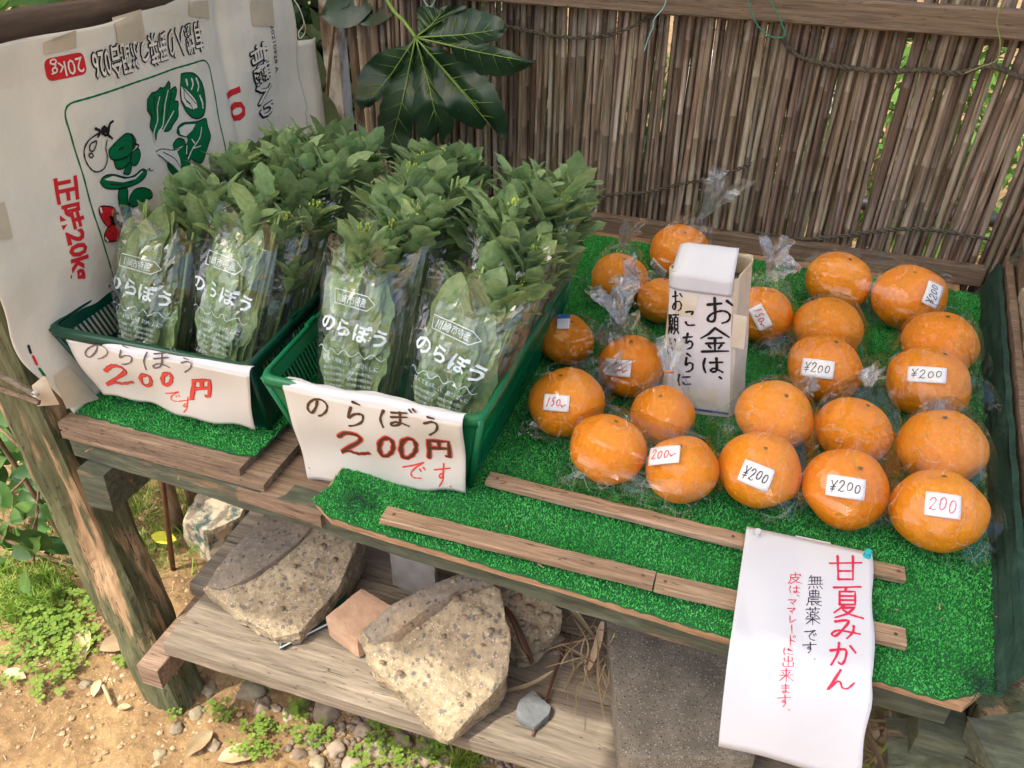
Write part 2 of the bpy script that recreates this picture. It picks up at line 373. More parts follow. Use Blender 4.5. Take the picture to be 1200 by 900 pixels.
def font_mesh(body, bold=0.0, spacing=1.0):
    k = (body, bold, spacing)
    if k in _fm: return _fm[k]
    c = bpy.data.curves.new('lettering', 'FONT'); c.body = body; c.size = 1; c.offset = bold; c.resolution_u = 2; c.space_character = spacing
    o = bpy.data.objects.new('lettering', c); C.objects.link(o)
    dg = bpy.context.evaluated_depsgraph_get(); me = bpy.data.meshes.new_from_object(o.evaluated_get(dg))
    V = [(v.co.x, v.co.y) for v in me.vertices]; F = [tuple(p.vertices) for p in me.polygons]
    bpy.data.objects.remove(o); bpy.data.curves.remove(c); bpy.data.meshes.remove(me)
    x0 = min(v[0] for v in V); w = max(v[0] for v in V) - x0; V = [(x - x0, y) for x, y in V]
    _fm[k] = (V, F, w); return _fm[k]
def surf(pos):
    """surface function with a numeric normal; side chosen to face the front camera side"""
    def fn(u, v, e=0.002):
        p = pos(u, v); a = pos(u + e, v) - p; b = pos(u, v + e) - p; n = a.cross(b)
        n = n.normalized() if n.length > 1e-12 else Vector((0, 0, 1))
        if n.dot(CAM - p) < 0: n = -n
        return p, n
    return fn

def rough_solid(name, top, zb, m, parent, cell=0.012, amp=0.004, nscale=30, inset=0.0, seed=0, amp2=0.0, loc=None, smooth=False):
    """broken lump: a polygon (3-D points) extruded down to zb, cut fine and roughened"""
    bm = bmesh.new(); tv = [bm.verts.new(p) for p in top]
    c = sum((Vector(p) for p in top), Vector()) / len(top)
    bv = [bm.verts.new((p[0] + (c.x - p[0]) * inset, p[1] + (c.y - p[1]) * inset, zb)) for p in top]
    n = len(top); bm.faces.new(tv); bm.faces.new(bv[::-1])
    for i in range(n): bm.faces.new((tv[i], bv[i], bv[(i+1)%n], tv[(i+1)%n]))
    bmesh.ops.recalc_face_normals(bm, faces=bm.faces[:])
    bmesh.ops.triangulate(bm, faces=bm.faces[:])
    for _ in range(7):
        e = [x for x in bm.edges if x.calc_length() > cell * 1.5]
        if not e: break
        bmesh.ops.subdivide_edges(bm, edges=e, cuts=1); bmesh.ops.triangulate(bm, faces=bm.faces[:])
    bmesh.ops.smooth_vert(bm, verts=bm.verts[:], factor=0.5, use_axis_x=True, use_axis_y=True, use_axis_z=True)
    bm.normal_update(); sd = Vector((seed * 3.1, seed * 1.7, 0))
    for v in bm.verts:
        d = noise.noise((v.co + sd) * nscale) * amp + noise.noise((v.co + sd) * nscale * 3.3) * amp * 0.45
        if amp2: d += noise.noise((v.co + sd) * 9) * amp2
        v.co += v.normal * d
    for v in bm.verts: v.co.z = max(v.co.z, zb - 0.002)
    V = [v.co.copy() for v in bm.verts]; F = [tuple(x.index for x in f.verts) for f in bm.faces]; bm.verts.index_update()
    F = [tuple(x.index for x in f.verts) for f in bm.faces]; bm.free()
    return obj(name, V, F, m, parent, smooth, loc=loc)

def icos(sub=1):
    bm = bmesh.new(); bmesh.ops.create_icosphere(bm, subdivisions=sub, radius=1)
    V = [v.co.copy() for v in bm.verts]; F = [tuple(v.index for v in f.verts) for f in bm.faces]; bm.free(); return V, F
ICO1, ICO2, ICO3, ICO4 = icos(1), icos(2), icos(3), icos(5)

# ------------------------------------------------------------------ materials
m_soil = mat('soil', [(0.25, (0.11,0.062,0.032)), (0.5, (0.265,0.168,0.078)), (0.75, (0.39,0.265,0.13))], 7, rough=0.95, bump=1.0, bscale=60, bdist=0.006,
             speck=[(120, 0.25, (0.36,0.26,0.16)), (60, 0.25, (0.13,0.08,0.045))], fine=0.35)
W = dict(detail=9, rough=0.8, fine=0.45)
m_oldwood = mat('old_wood', [(0.25, (0.10,0.065,0.045)), (0.5, (0.24,0.165,0.115)), (0.72, (0.38,0.28,0.20))], 5, (1, 26, 26), bump=0.5, bscale=9, bdist=0.0025,
                hue=0.12, crack=(3.0, (1, 22, 22), 0.006, (0.05,0.03,0.02)), **W)
m_slat = mat('slat_wood', [(0.2, (0.17,0.10,0.06)), (0.5, (0.34,0.23,0.15)), (0.8, (0.47,0.34,0.24))], 6, (1, 24, 24), bump=0.5, bscale=12, bdist=0.002,
             hue=0.08, patch=(9, (1, 3, 3), 0.62, 0.70, (0.11,0.06,0.035)), crack=(3.0, (1, 20, 20), 0.005, (0.07,0.04,0.025)), **W)
m_shelf = mat('shelf_wood', [(0.25, (0.125,0.10,0.075)), (0.5, (0.235,0.195,0.145)), (0.75, (0.34,0.285,0.215))], 3, (1, 14, 14), bump=0.5, bscale=8, bdist=0.0025,
              hue=0.08, crack=(2.2, (1, 18, 18), 0.004, (0.05,0.035,0.025)), **W)
m_ply = mat('weathered_plywood', [(0.25, (0.11,0.075,0.05)), (0.55, (0.25,0.18,0.125)), (0.8, (0.36,0.27,0.2))], 5, (1, 20, 20), bump=0.6, bscale=10, hue=0.1,
            crack=(5, (2, 22, 22), 0.01, (0.04,0.025,0.02)), **W)
m_edge = mat('raw_board_edge', [(0.3, (0.25,0.14,0.075)), (0.7, (0.52,0.34,0.2))], 12, (1, 5, 12), bump=0.5, hue=0.1, **W)
m_post = mat('peeling_green_paint', [(0.25, (0.055,0.060,0.030)), (0.5, (0.115,0.12,0.06)), (0.8, (0.19,0.18,0.10))], 9, (8, 8, 1.2), bump=0.8, bscale=9, bstretch=(9, 9, 1.3),
             bdist=0.003, patch=(4, (7, 7, 1.0), 0.52, 0.60, (0.44,0.29,0.165)), crack=(3, (9, 9, 1), 0.006, (0.02,0.02,0.01)), **W)
m_gbeam = mat('green_painted_wood', [(0.25, (0.05,0.055,0.038)), (0.55, (0.10,0.115,0.08)), (0.8, (0.17,0.18,0.125))], 7, (1.5, 10, 10), bump=0.8, bscale=9, bdist=0.003,
              patch=(5, (1.5, 8, 8), 0.58, 0.66, (0.24,0.17,0.11)), **W)
m_rail = mat('rail_wood', [(0.25, (0.11,0.08,0.057)), (0.55, (0.22,0.16,0.115)), (0.8, (0.33,0.25,0.185))], 4, (1, 26, 26), bump=0.5, bscale=9, bdist=0.002,
             hue=0.04, patch=(8, (1, 2.5, 2.5), 0.64, 0.70, (0.07,0.04,0.03)), crack=(2.4, (1, 22, 22), 0.004, (0.04,0.025,0.02)), **W)
m_reed = mat('dry_reed', [(0.25, (0.085,0.058,0.038)), (0.45, (0.22,0.155,0.105)), (0.58, (0.33,0.27,0.205)), (0.75, (0.46,0.42,0.36))], 7, (7, 7, 0.7), bump=0.5, bscale=10,
             bstretch=(16, 16, 0.6), fine=0.4, hue=0.38, spec=0.45, detail=9, rough=0.5)
m_turf = mat('artificial_turf', [(0.2, (0.025,0.27,0.045)), (0.5, (0.06,0.45,0.085)), (0.8, (0.12,0.56,0.14))], 14, bump=0, rough=0.55, spec=0.35, patch=(5, (1,1,1), 0.66, 0.80, (0.02,0.12,0.05)))
m_turfd = mat('turf_backing', [(0.3, (0.01,0.10,0.03)), (0.7, (0.02,0.15,0.045))], 60, rough=0.9, bump=0.6)
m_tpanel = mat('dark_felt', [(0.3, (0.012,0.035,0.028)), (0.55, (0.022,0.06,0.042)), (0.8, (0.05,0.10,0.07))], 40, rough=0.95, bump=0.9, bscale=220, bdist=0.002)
m_conc = mat('rough_concrete', [(0.25, (0.21,0.165,0.105)), (0.5, (0.35,0.28,0.18)), (0.75, (0.46,0.38,0.255))], 16, rough=0.95, bump=1.0, bscale=70, bdist=0.004,
             speck=[(85, 0.34, (0.17,0.15,0.13)), (150, 0.36, (0.24,0.18,0.13)), (200, 0.3, (0.55,0.45,0.33)), (48, 0.26, (0.18,0.165,0.15))], fine=0.35)
m_conct = mat('weathered_concrete_face', [(0.25, (0.14,0.115,0.09)), (0.5, (0.24,0.20,0.155)), (0.75, (0.33,0.28,0.215))], 14, rough=0.95, bump=0.8, bscale=90, bdist=0.002,
              speck=[(110, 0.32, (0.11,0.10,0.09)), (160, 0.3, (0.32,0.27,0.21))], fine=0.35, patch=(9, (1,1,1), 0.5, 0.66, (0.36,0.27,0.175)))
m_slab = mat('paving_slab', [(0.25, (0.13,0.115,0.09)), (0.5, (0.21,0.185,0.145)), (0.75, (0.29,0.255,0.20))], 20, rough=0.9, bump=1.0, bscale=240, bdist=0.002,
             speck=[(260, 0.34, (0.07,0.065,0.055)), (230, 0.34, (0.38,0.35,0.30))])
m_brick = mat('buff_brick', [(0.25, (0.36,0.22,0.135)), (0.5, (0.48,0.31,0.20)), (0.75, (0.56,0.38,0.26))], 22, rough=0.95, bump=0.6, bscale=150)
m_block = mat('grey_block', [(0.25, (0.20,0.185,0.165)), (0.75, (0.36,0.34,0.31))], 20, rough=0.95, bump=0.8, bscale=200)
m_stone = mat('river_stone', [(0.25, (0.17,0.13,0.085)), (0.5, (0.28,0.22,0.15)), (0.75, (0.40,0.33,0.24))], 14, rough=0.85, bump=0.5, bscale=60, hue=0.3, fine=0.3)
m_slate = mat('slate', [(0.3, (0.11,0.12,0.125)), (0.7, (0.18,0.19,0.195))], 30, rough=0.85, bump=0.4)
m_bark = mat('tree_bark', [(0.25, (0.055,0.038,0.026)), (0.5, (0.15,0.105,0.07)), (0.75, (0.27,0.20,0.14))], 12, (4, 4, 1), rough=0.95, bump=1.0, bscale=22, bdist=0.006,
             patch=(5, (1, 1, 0.6), 0.56, 0.62, (0.5,0.48,0.44)))
m_branch = mat('branch_bark', [(0.25, (0.09,0.055,0.03)), (0.5, (0.20,0.13,0.075)), (0.75, (0.32,0.22,0.13))], 14, (4, 4, 1.5), rough=0.9, bump=0.9, bscale=30, bdist=0.004)
m_log = mat('dark_log', [(0.25, (0.035,0.026,0.02)), (0.55, (0.085,0.06,0.045)), (0.8, (0.15,0.11,0.08))], 8, (6, 1, 6), rough=0.9, bump=0.8, bscale=14, bdist=0.003)
m_leafn = mat('norabou_leaf', [(0.2, (0.17,0.28,0.10)), (0.5, (0.275,0.41,0.18)), (0.8, (0.39,0.52,0.28))], 30, rough=0.42, fine=0.3, bump=0.6, bscale=90, transl=0.32, hue=0.24, spec=0.35, bdist=0.0015)
m_stem = mat('norabou_stem', [(0.3, (0.20,0.32,0.10)), (0.7, (0.34,0.46,0.18))], 40, rough=0.45, bump=0.1, hue=0.15)
m_bud = mat('flower_bud', [(0.3, (0.22,0.36,0.05)), (0.7, (0.50,0.58,0.10))], 60, rough=0.5, bump=0, hue=0.2)
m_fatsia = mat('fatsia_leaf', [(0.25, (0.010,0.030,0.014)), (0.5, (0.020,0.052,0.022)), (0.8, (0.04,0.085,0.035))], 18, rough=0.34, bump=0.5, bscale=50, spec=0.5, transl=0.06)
m_vein = flat('leaf_vein', (0.20, 0.33, 0.07), 0.5)
m_shrub = mat('shrub_leaf', [(0.25, (0.025,0.075,0.018)), (0.5, (0.055,0.135,0.028)), (0.8, (0.13,0.24,0.05))], 12, rough=0.4, bump=0.2, transl=0.3, hue=0.35, spec=0.45)
m_weed = mat('weed_green', [(0.25, (0.13,0.24,0.035)), (0.55, (0.26,0.38,0.06)), (0.85, (0.42,0.48,0.12))], 25, rough=0.6, bump=0, transl=0.35, hue=0.2)
m_far = mat('far_foliage', [(0.25, (0.05,0.12,0.02)), (0.6, (0.12,0.24,0.04)), (0.85, (0.24,0.36,0.08))], 6, rough=0.7, bump=0, transl=0.3)
m_dry = mat('dry_leaf', [(0.25, (0.35,0.25,0.13)), (0.6, (0.56,0.45,0.27)), (0.85, (0.70,0.61,0.42))], 22, rough=0.7, bump=0.4, transl=0.2, hue=0.18)
m_straw = mat('dry_straw', [(0.25, (0.24,0.17,0.095)), (0.6, (0.42,0.33,0.2)), (0.85, (0.56,0.48,0.32))], 30, rough=0.65, bump=0.2, transl=0.15, hue=0.3)
m_sack = mat('kraft_white_paper', [(0.2, (0.70,0.67,0.59)), (0.5, (0.80,0.77,0.70)), (0.8, (0.84,0.82,0.76))], 4, rough=0.55, bump=0.7, bscale=7, bdist=0.010, transl=0.08)
m_paper = mat('white_paper', [(0.3, (0.63,0.65,0.71)), (0.7, (0.68,0.70,0.76))], 6, rough=0.7, bump=0.3, bscale=10, bdist=0.003, transl=0.1)
m_cream = mat('aged_sign_paper', [(0.25, (0.66,0.62,0.55)), (0.7, (0.73,0.70,0.65))], 8, rough=0.7, bump=0.3, bscale=14, bdist=0.003, transl=0.1)
m_boxp = mat('taped_box_paper', [(0.3, (0.50,0.43,0.31)), (0.5, (0.66,0.61,0.50)), (0.75, (0.74,0.72,0.66))], 9, rough=0.5, bump=0.4, bscale=16, bdist=0.004)
m_boxp2 = mat('aged_tape', [(0.3, (0.48,0.38,0.24)), (0.7, (0.68,0.60,0.46))], 20, rough=0.35, bump=0.3)
m_tape = mat('masking_tape', [(0.3, (0.55,0.47,0.36)), (0.7, (0.66,0.59,0.48))], 20, rough=0.45, bump=0.3, bscale=40, transl=0.1)
m_sticker = flat('sticker_paper', (0.80, 0.80, 0.83), 0.55)
m_black = flat('black_ink', (0.012, 0.010, 0.014), 0.5); m_brown = flat('brown_black_marker', (0.085, 0.042, 0.022), 0.5)
m_red = flat('red_print', (0.60, 0.022, 0.03), 0.5); m_redm = flat('red_marker', (0.72, 0.07, 0.05), 0.5); m_pink = flat('crimson_marker', (0.62, 0.02, 0.07), 0.5)
m_green = flat('green_print', (0.0, 0.16, 0.055), 0.5); m_white = flat('white_print', (0.78, 0.75, 0.70), 0.5)
m_fprint = flat('film_white_print', (0.62, 0.72, 0.76), 0.5); m_blueb = flat('blue_print', (0.05, 0.16, 0.42), 0.5)
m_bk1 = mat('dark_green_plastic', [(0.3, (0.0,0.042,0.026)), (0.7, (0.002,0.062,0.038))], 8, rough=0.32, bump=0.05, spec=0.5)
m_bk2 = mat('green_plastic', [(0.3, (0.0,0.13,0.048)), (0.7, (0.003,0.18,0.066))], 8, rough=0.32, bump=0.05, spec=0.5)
m_orange = mat('citrus_peel', [(0.2, (0.84,0.20,0.0)), (0.5, (0.96,0.30,0.001)), (0.8, (1.0,0.39,0.002))], 10, patch=(5, (1,1,1), 0.56, 0.75, (0.93,0.45,0.03)),  rough=0.40, bump=0.8, bscale=110, bdist=0.0016, spec=0.5,
               speck=[(150, 0.16, (0.40,0.13,0.02))], hue=0.07)
m_stemend = flat('citrus_calyx', (0.16, 0.11, 0.03), 0.8)
m_film = film_mat('clear_film', 0.05, 0.0, 0.06, 40); m_filmt = film_mat('bunched_film', 0.16, 0.06, 0.5, 90); m_filmg = film_mat('vegetable_film', 0.10, 0.03, 0.30, 24)
m_band = flat('orange_rubber', (0.75, 0.22, 0.05), 0.5)
m_twine = mat('old_twine', [(0.3, (0.055,0.05,0.04)), (0.7, (0.15,0.13,0.10))], 60, rough=0.9, bump=0.5)
m_wireg = flat('green_coated_wire', (0.02, 0.22, 0.14), 0.4, 0.5); m_wirec = flat('pale_blue_wire', (0.25, 0.50, 0.52), 0.4, 0.5)
m_metal = flat('bright_steel', (0.6, 0.6, 0.62), 0.3, 0.5, 1.0); m_rust = mat('rusty_brown', [(0.3, (0.06,0.028,0.018)), (0.7, (0.19,0.085,0.045))], 20, rough=0.5, bump=0.4)
m_glass = flat('dark_glass', (0.015, 0.045, 0.04), 0.15, 0.6); m_glassw = flat('pale_rim', (0.6, 0.62, 0.62), 0.4)
m_pale = mat('pale_render', [(0.3, (0.62,0.60,0.56)), (0.7, (0.74,0.72,0.68))], 3, rough=0.9, bump=0.2)
m_dark = flat('dark_metal_and_hole_shade', (0.02, 0.02, 0.022), 0.5)

# ------------------------------------------------------------------ ground, sheet to the horizon
def spaced(n, near, far):
    t = np.linspace(-1, 1, n); k = math.asinh(far / near * 2)
    return np.sinh(t * k) / math.sinh(k) * far
gx = np.concatenate([[-300,-150,-80,-40,-20,-10,-6,-4,-3], np.arange(-2.2, -0.4, 0.007), np.arange(-0.4, 0.9, 0.02), [1.2,2,3,5,8,15,40,100,300]])
gy = np.concatenate([[-300,-100,-40,-20,-10,-5,-2,-1,-0.4], np.arange(0.1, 1.4, 0.007), np.arange(1.4, 2.0, 0.02), [2.3,2.7,3.2,4,5,7,10,15,30,60,120,300]])
gv = []
for y in gy:
    for x in gx:
        near = 1.0 if (-2.2 < x < 0.9 and 0.1 < y < 2.0) else 0.3
        p = Vector((x, y, 0))
        z = (noise.noise(p * 5) * 0.010 + noise.noise(p * 17) * 0.006 + noise.noise(p * 45) * 0.004 + abs(noise.noise(p * 90)) * 0.004) * near
        if x > -0.7 and y > 0.7: z -= 0.004
        gv.append((x, y, z))
nx = len(gx)
gf = [(j*nx+i, j*nx+i+1, (j+1)*nx+i+1, (j+1)*nx+i) for j in range(len(gy)-1) for i in range(nx-1)]
obj('ground', gv, gf, m_soil, None, True, kind='structure')
def gz(x, y):
    p = Vector((x, y, 0)); return noise.noise(p * 5) * 0.010 + noise.noise(p * 17) * 0.006 + noise.noise(p * 45) * 0.004 - (0.004 if x > -0.7 and y > 0.7 else 0)

# ------------------------------------------------------------------ the stand
stand = thing('display_stand', 'weathered wooden roadside stand with green painted post and lower plank shelf', 'market stall', (-0.3, 1.1, 0))
# side boards of the deck (left piece of plywood, right deck) - the deck is boards running along x
def slab_poly(name, pts, z0, z1, m, parent, label=None, jit=0.0):
    """flat board: outline in x,y between two heights"""
    P = []
    for i in range(len(pts)):
        a = Vector(pts[i]); b = Vector(pts[(i+1) % len(pts)]); k = max(1, int((b - a).length / 0.04)) if jit else 1
        for j in range(k):
            q = a.lerp(b, j / k); 
            if jit and j: q += Vector((random.uniform(-jit, jit), random.uniform(-jit, jit)))
            P.append(q)
    n = len(P); V = [(p.x, p.y, z1) for p in P] + [(p.x, p.y, z0) for p in P]
    F = [tuple(range(n)), tuple(range(2*n-1, n-1, -1))] + [(i, i+n, (i+1) % n + n, (i+1) % n) for i in range(n)]
    # outline may come clockwise: fix
    ar = sum(P[i].x * P[(i+1) % n].y - P[(i+1) % n].x * P[i].y for i in range(n))
    if ar < 0: F = [f[::-1] for f in F]
    return obj(name, V, F, m, parent, label=label)
slab_poly('plywood_board', [(-0.893,0.716),(-0.598,0.712),(-0.592,1.62),(-0.90,1.62)], T-0.012, T-0.001, m_ply, stand, jit=0.0012)
slab_poly('plywood_board', [(-0.888,0.712),(-0.560,0.706),(-0.56,1.60),(-0.895,1.60)], T-0.024, T-0.0125, m_ply, stand, jit=0.001)
slab_poly('deck_board', [(-0.60,0.700),(-0.47,0.690),(-0.47,1.64),(-0.60,1.64)], T-0.045, T-0.026, m_oldwood, stand, jit=0.001)
dk = [(-0.474,0.690),(-0.44,0.668),(-0.2,0.655),(0.05,0.642),(0.27,0.634),(0.29,0.66),(0.36,1.64),(-0.47,1.64)]
slab_poly('deck_board', dk, T-0.010, T-0.002, m_edge, stand, jit=0.0015)
b = MB(); b.beam((-0.885,0.738,T-0.043), (0.27,0.672,T-0.043), 0.035, 0.036, seg=24, jit=0.0015, wob=0.001); b.build('front_beam', m_gbeam, stand)
b = MB(); b.beam((-0.845,0.700,T-0.10), (-0.845,1.62,T-0.10), 0.045, 0.07, seg=14, jit=0.002); b.build('cross_beam', m_gbeam, stand)
b = MB(); b.beam((0.27,0.64,T-0.10), (0.30,1.62,T-0.10), 0.05, 0.07, seg=12, jit=0.002); b.build('cross_beam', m_gbeam, stand)
b = MB(); b.beam((-0.9,1.63,T-0.05), (0.45,1.63,T-0.05), 0.04, 0.05, seg=12, jit=0.001); b.build('rear_beam', m_oldwood, stand)
# slats nailed over the turf
def slat(p0, p1, w=0.024, z=T+0.013):
    b = MB(); b.beam((p0[0], p0[1], z), (p1[0], p1[1], z), w, 0.009, seg=14, jit=0.0006, bev=0.0012); b.build('slat', m_slat, stand)
    for t in (0.04, 0.96):
        q = Vector((p0[0], p0[1], z+0.0045)).lerp(Vector((p1[0], p1[1], z+0.0045)), t); v = [q + Vector((math.cos(a), math.sin(a), 0)) * 0.0022 + Vector((0,0,0.0006)) for a in np.linspace(0, 5.3, 7)]
        obj('nail_head', v, [tuple(range(7))], m_rust, stand)
zs = T + 0.0175
def xy(px, py): p = at(px, py, z=zs); return (p.x, p.y)
slat(xy(572,558), xy(872,632), 0.021); slat(xy(870,632), xy(1061,671), 0.021)
slat(xy(450,600), xy(767,678), 0.024); slat(xy(768.5,679), xy(1062,746), 0.024)
# the left front post, its top sawn off behind the sack
def post(name, a, b, w, d, m, parent, seg=26, amp=0.006, seed=0):
    a = Vector(a); b = Vector(b); V = []; F = []; n = 20
    for i in range(seg + 1):
        c = a.lerp(b, i / seg)
        for j in range(n):
            t = j / n * 4; k = int(t); u = t - k
            cr = [(-1,-1),(1,-1),(1,1),(-1,1)]; p = Vector(cr[k]).lerp(Vector(cr[(k+1) % 4]), u)
            if u == 0: p *= 0.90
            q = Vector((c.x + p.x * w/2, c.y + p.y * d/2, c.z))
            g = noise.noise(Vector((q.x*40+seed, q.y*40, q.z*5))) * amp + noise.noise(Vector((q.x*90+seed, q.y*90, q.z*16))) * amp * 0.5
            if j in (3,): g -= 0.007 * max(0, noise.noise(Vector((seed, 0, c.z * 3))) + 0.6)   # long drying crack
            q += Vector((p.x, p.y, 0)).normalized() * g
            V.append(q)
    for i in range(seg):
        for j in range(n): F.append((i*n+j, i*n+(j+1)%n, (i+1)*n+(j+1)%n, (i+1)*n+j))
    F.append(tuple(range(n))[::-1]); F.append(tuple(seg*n+j for j in range(n)))
    return obj(name, V, F, m, parent)
post('post', (-0.880,0.755,-0.03), (-0.985,0.745,0.98), 0.088, 0.075, m_post, stand, 60, 0.007, 1)
post('post', (-0.90,1.72,-0.03), (-0.90,1.72,1.20), 0.04, 0.04, m_bark, stand, 30, 0.004, 2)
post('post', (0.345,0.70,-0.03), (0.345,0.70,0.60), 0.085, 0.085, m_post, stand, 24, 0.006, 3)
post('post', (0.47,1.70,-0.03), (0.47,1.70,1.20), 0.06, 0.06, m_post, stand, 30, 0.004, 4)
b = MB(); b.beam((0.24,0.655,0.50), (0.33,0.655,0.53), 0.06, 0.09, seg=6, jit=0.004); b.build('bracket', m_gbeam, stand)
b = MB(); b.beam((0.30,0.62,0.585), (0.40,0.66,0.60), 0.07, 0.06, seg=6, jit=0.004); b.build('bracket', m_gbeam, stand)
b = MB(); b.tube([(0.20,0.50,0.40),(0.32,0.60,0.50),(0.50,0.72,0.62)], 0.035, 9); b.build('diagonal_log', m_gbeam, stand, True)
# lower shelf
for i, (y0, y1, x0, x1, dz) in enumerate([(0.690,0.812,-0.80,0.20,0),(0.815,0.925,-0.84,0.20,-0.003),(0.928,1.035,-0.84,0.20,0.001),(1.038,1.15,-0.84,0.20,-0.002)]):
    b = MB(); b.beam((x0, (y0+y1)/2, 0.235+dz), (x1, (y0+y1)/2, 0.235+dz), y1-y0, 0.028, seg=30, jit=0.0007, wob=0.0006); b.build('shelf_plank', m_shelf, stand)
b = MB(); b.beam((-0.815,0.66,0.195), (-0.815,1.2,0.195), 0.04, 0.045, seg=12, jit=0.001); b.build('shelf_bearer', m_oldwood, stand)
b = MB(); b.beam((0.15,0.70,0.195), (0.15,1.2,0.195), 0.04, 0.045, seg=12, jit=0.001); b.build('shelf_bearer', m_oldwood, stand)
# right side panel lined with dark felt, boards outside it
A0 = Vector((0.300,0.655,T)); A1 = Vector((0.388,1.60,T))
def panel_pt(t, s): 
    p = A0.lerp(A1, t); top = 0.046 + 0.014 * t
    return p + Vector((0.012*s, -0.004*s, top * s)) + Vector((noise.noise(Vector((t*9, s*4, 2))) * 0.005, 0, 0))
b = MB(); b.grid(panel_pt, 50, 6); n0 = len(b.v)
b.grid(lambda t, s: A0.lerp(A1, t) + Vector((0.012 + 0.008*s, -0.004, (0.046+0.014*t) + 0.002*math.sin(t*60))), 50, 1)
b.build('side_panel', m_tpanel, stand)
b = MB(); b.beam((0.340,0.72,T-0.02), (0.421,1.62,T-0.008), 0.012, 0.15, seg=16, jit=0.001); b.build('side_board', m_ply, stand)
b = MB(); b.beam((0.374,0.90,T-0.01), (0.424,1.45,T+0.00), 0.018, 0.17, seg=26, jit=0.004); b.build('side_board', mat('pale_board_edge', [(0.3,(0.38,0.30,0.21)),(0.7,(0.60,0.51,0.38))], 14, (3,1,6), bump=0.8, bscale=40, rough=0.9, fine=0.4), stand)
b = MB(); b.beam((0.430,1.46,T+0.00), (0.455,1.70,T+0.00), 0.024, 0.20, seg=6, jit=0.001); b.build('side_board', m_oldwood, stand)
# log along the left side that carries the sack
b = MB(); pts = [Vector((-0.915+0.006*math.sin(i*1.3), 0.45+i*0.11, 1.140+0.005*math.sin(i*0.9))) for i in range(12)]
b.tube(pts, [0.019+0.003*math.sin(i*2.1) for i in range(12)], 10); b.build('top_log', m_log, stand, True)
# unseen corrugated sheet added overhead to shade the stand; stepped edge shapes the shadow
m_shade_sheet = mat('added_shade_sheet', [(0.3, (0.84,0.78,0.60)), (0.7, (0.88,0.82,0.66))], 4, rough=0.6, bump=0, transl=0.75); RZ = 2.30
for RX0, RX1, RY0, dz in ((-1.62, -0.80, -0.085, 0.0), (-0.84, 0.75, -0.36, 0.012)):
    b = MB(); b.grid(lambda u, v: Vector((RX0+(RX1-RX0)*u, RY0+(1.75-RY0)*v, RZ+dz+0.009*math.sin((RX0+(RX1-RX0)*u)*80))), 160, 1)
    rf = b.build('added_shade_roof', m_shade_sheet, stand, True); solidify(rf, 0.002)
for x, y in ((-0.985,1.70),(0.52,1.74)):  # added posts that carry the shade sheet
    b = MB(); b.beam((x, y+0.06, 0), (x, y+0.06, RZ-0.01), 0.04, 0.04, up=(0,1,0), seg=10); b.build('shade_roof_post', m_bark, stand)

# ------------------------------------------------------------------ turf mats (things lying on the stand)
def inside(P, x, y):
    n = len(P); c = np.zeros(x.shape, bool); j = n - 1
    for i in range(n):
        xi, yi = P[i]; xj, yj = P[j]
        cond = ((yi > y) != (yj > y)) & (x < (xj - xi) * (y - yi) / (yj - yi + 1e-12) + xi); c ^= cond; j = i
    return c
def turf(label, P, z, seed):
    th = thing('turf_mat', label, 'turf mat', (P[0][0], P[0][1], z))
    n = len(P); V = [(p[0], p[1], z) for p in P] + [(p[0], p[1], z+0.0025) for p in P]
    F = [tuple(range(n))[::-1], tuple(range(n, 2*n))] + [(i, (i+1) % n, (i+1) % n + n, i+n) for i in range(n)]
    obj('backing', V, F, m_turfd, th)
    x0, x1 = min(p[0] for p in P)-0.003, max(p[0] for p in P)+0.003; y0, y1 = min(p[1] for p in P)-0.003, max(p[1] for p in P)+0.003
    r = np.random.default_rng(seed); N0 = int((x1-x0)*(y1-y0)/ (0.00185**2))
    x = r.uniform(x0, x1, N0); y = r.uniform(y0, y1, N0); k = inside(P, x, y)
    x = x[k]; y = y[k]; n = len(x); a = r.uniform(0, 2*math.pi, n)
    wv = 0.5 + 0.5*np.sin(x*23+1.3*np.sin(y*17))*np.sin(y*31+x*7)
    h = r.uniform(0.0014, 0.0034, n) * (0.8+0.35*wv); w = r.uniform(0.0005, 0.0009, n); ln = r.uniform(-0.0018, 0.0018, (n, 2))
    zb = z + 0.0025
    ax = np.cos(a)*w; ay = np.sin(a)*w
    Vx = np.empty((n, 5, 3), np.float32)
    mx = x + ln[:,0]*0.4; my = y + ln[:,1]*0.4
    Vx[:,0] = np.stack([x-ax, y-ay, np.full(n, zb)], 1); Vx[:,1] = np.stack([x+ax, y+ay, np.full(n, zb)], 1)
    Vx[:,2] = np.stack([mx+ax, my+ay, zb+h*0.6], 1); Vx[:,3] = np.stack([mx-ax, my-ay, zb+h*0.6], 1)
    Vx[:,4] = np.stack([x+ln[:,0], y+ln[:,1], zb+h], 1)
    o0 = org(th); Vx -= np.array(tuple(o0), np.float32)
    me = bpy.data.meshes.new('pile'); idx = np.arange(n)[:,None]*5
    quads = (idx + np.array([0,1,2,3])); tris = (idx + np.array([3,2,4]))
    me.vertices.add(n*5); me.vertices.foreach_set('co', Vx.ravel())
    loops = np.concatenate([quads, tris], 1).ravel(); me.loops.add(len(loops)); me.loops.foreach_set('vertex_index', loops.astype(np.int32))
    me.polygons.add(2*n); st = (np.arange(n)[:,None]*7 + np.array([0,4])).ravel(); me.polygons.foreach_set('loop_start', st.astype(np.int32))
    me.update(calc_edges=True); me.validate(); me.materials.append(m_turf)
    o = bpy.data.objects.new('pile', me); C.objects.link(o); o.parent = th; o['kind'] = 'stuff'
    return th
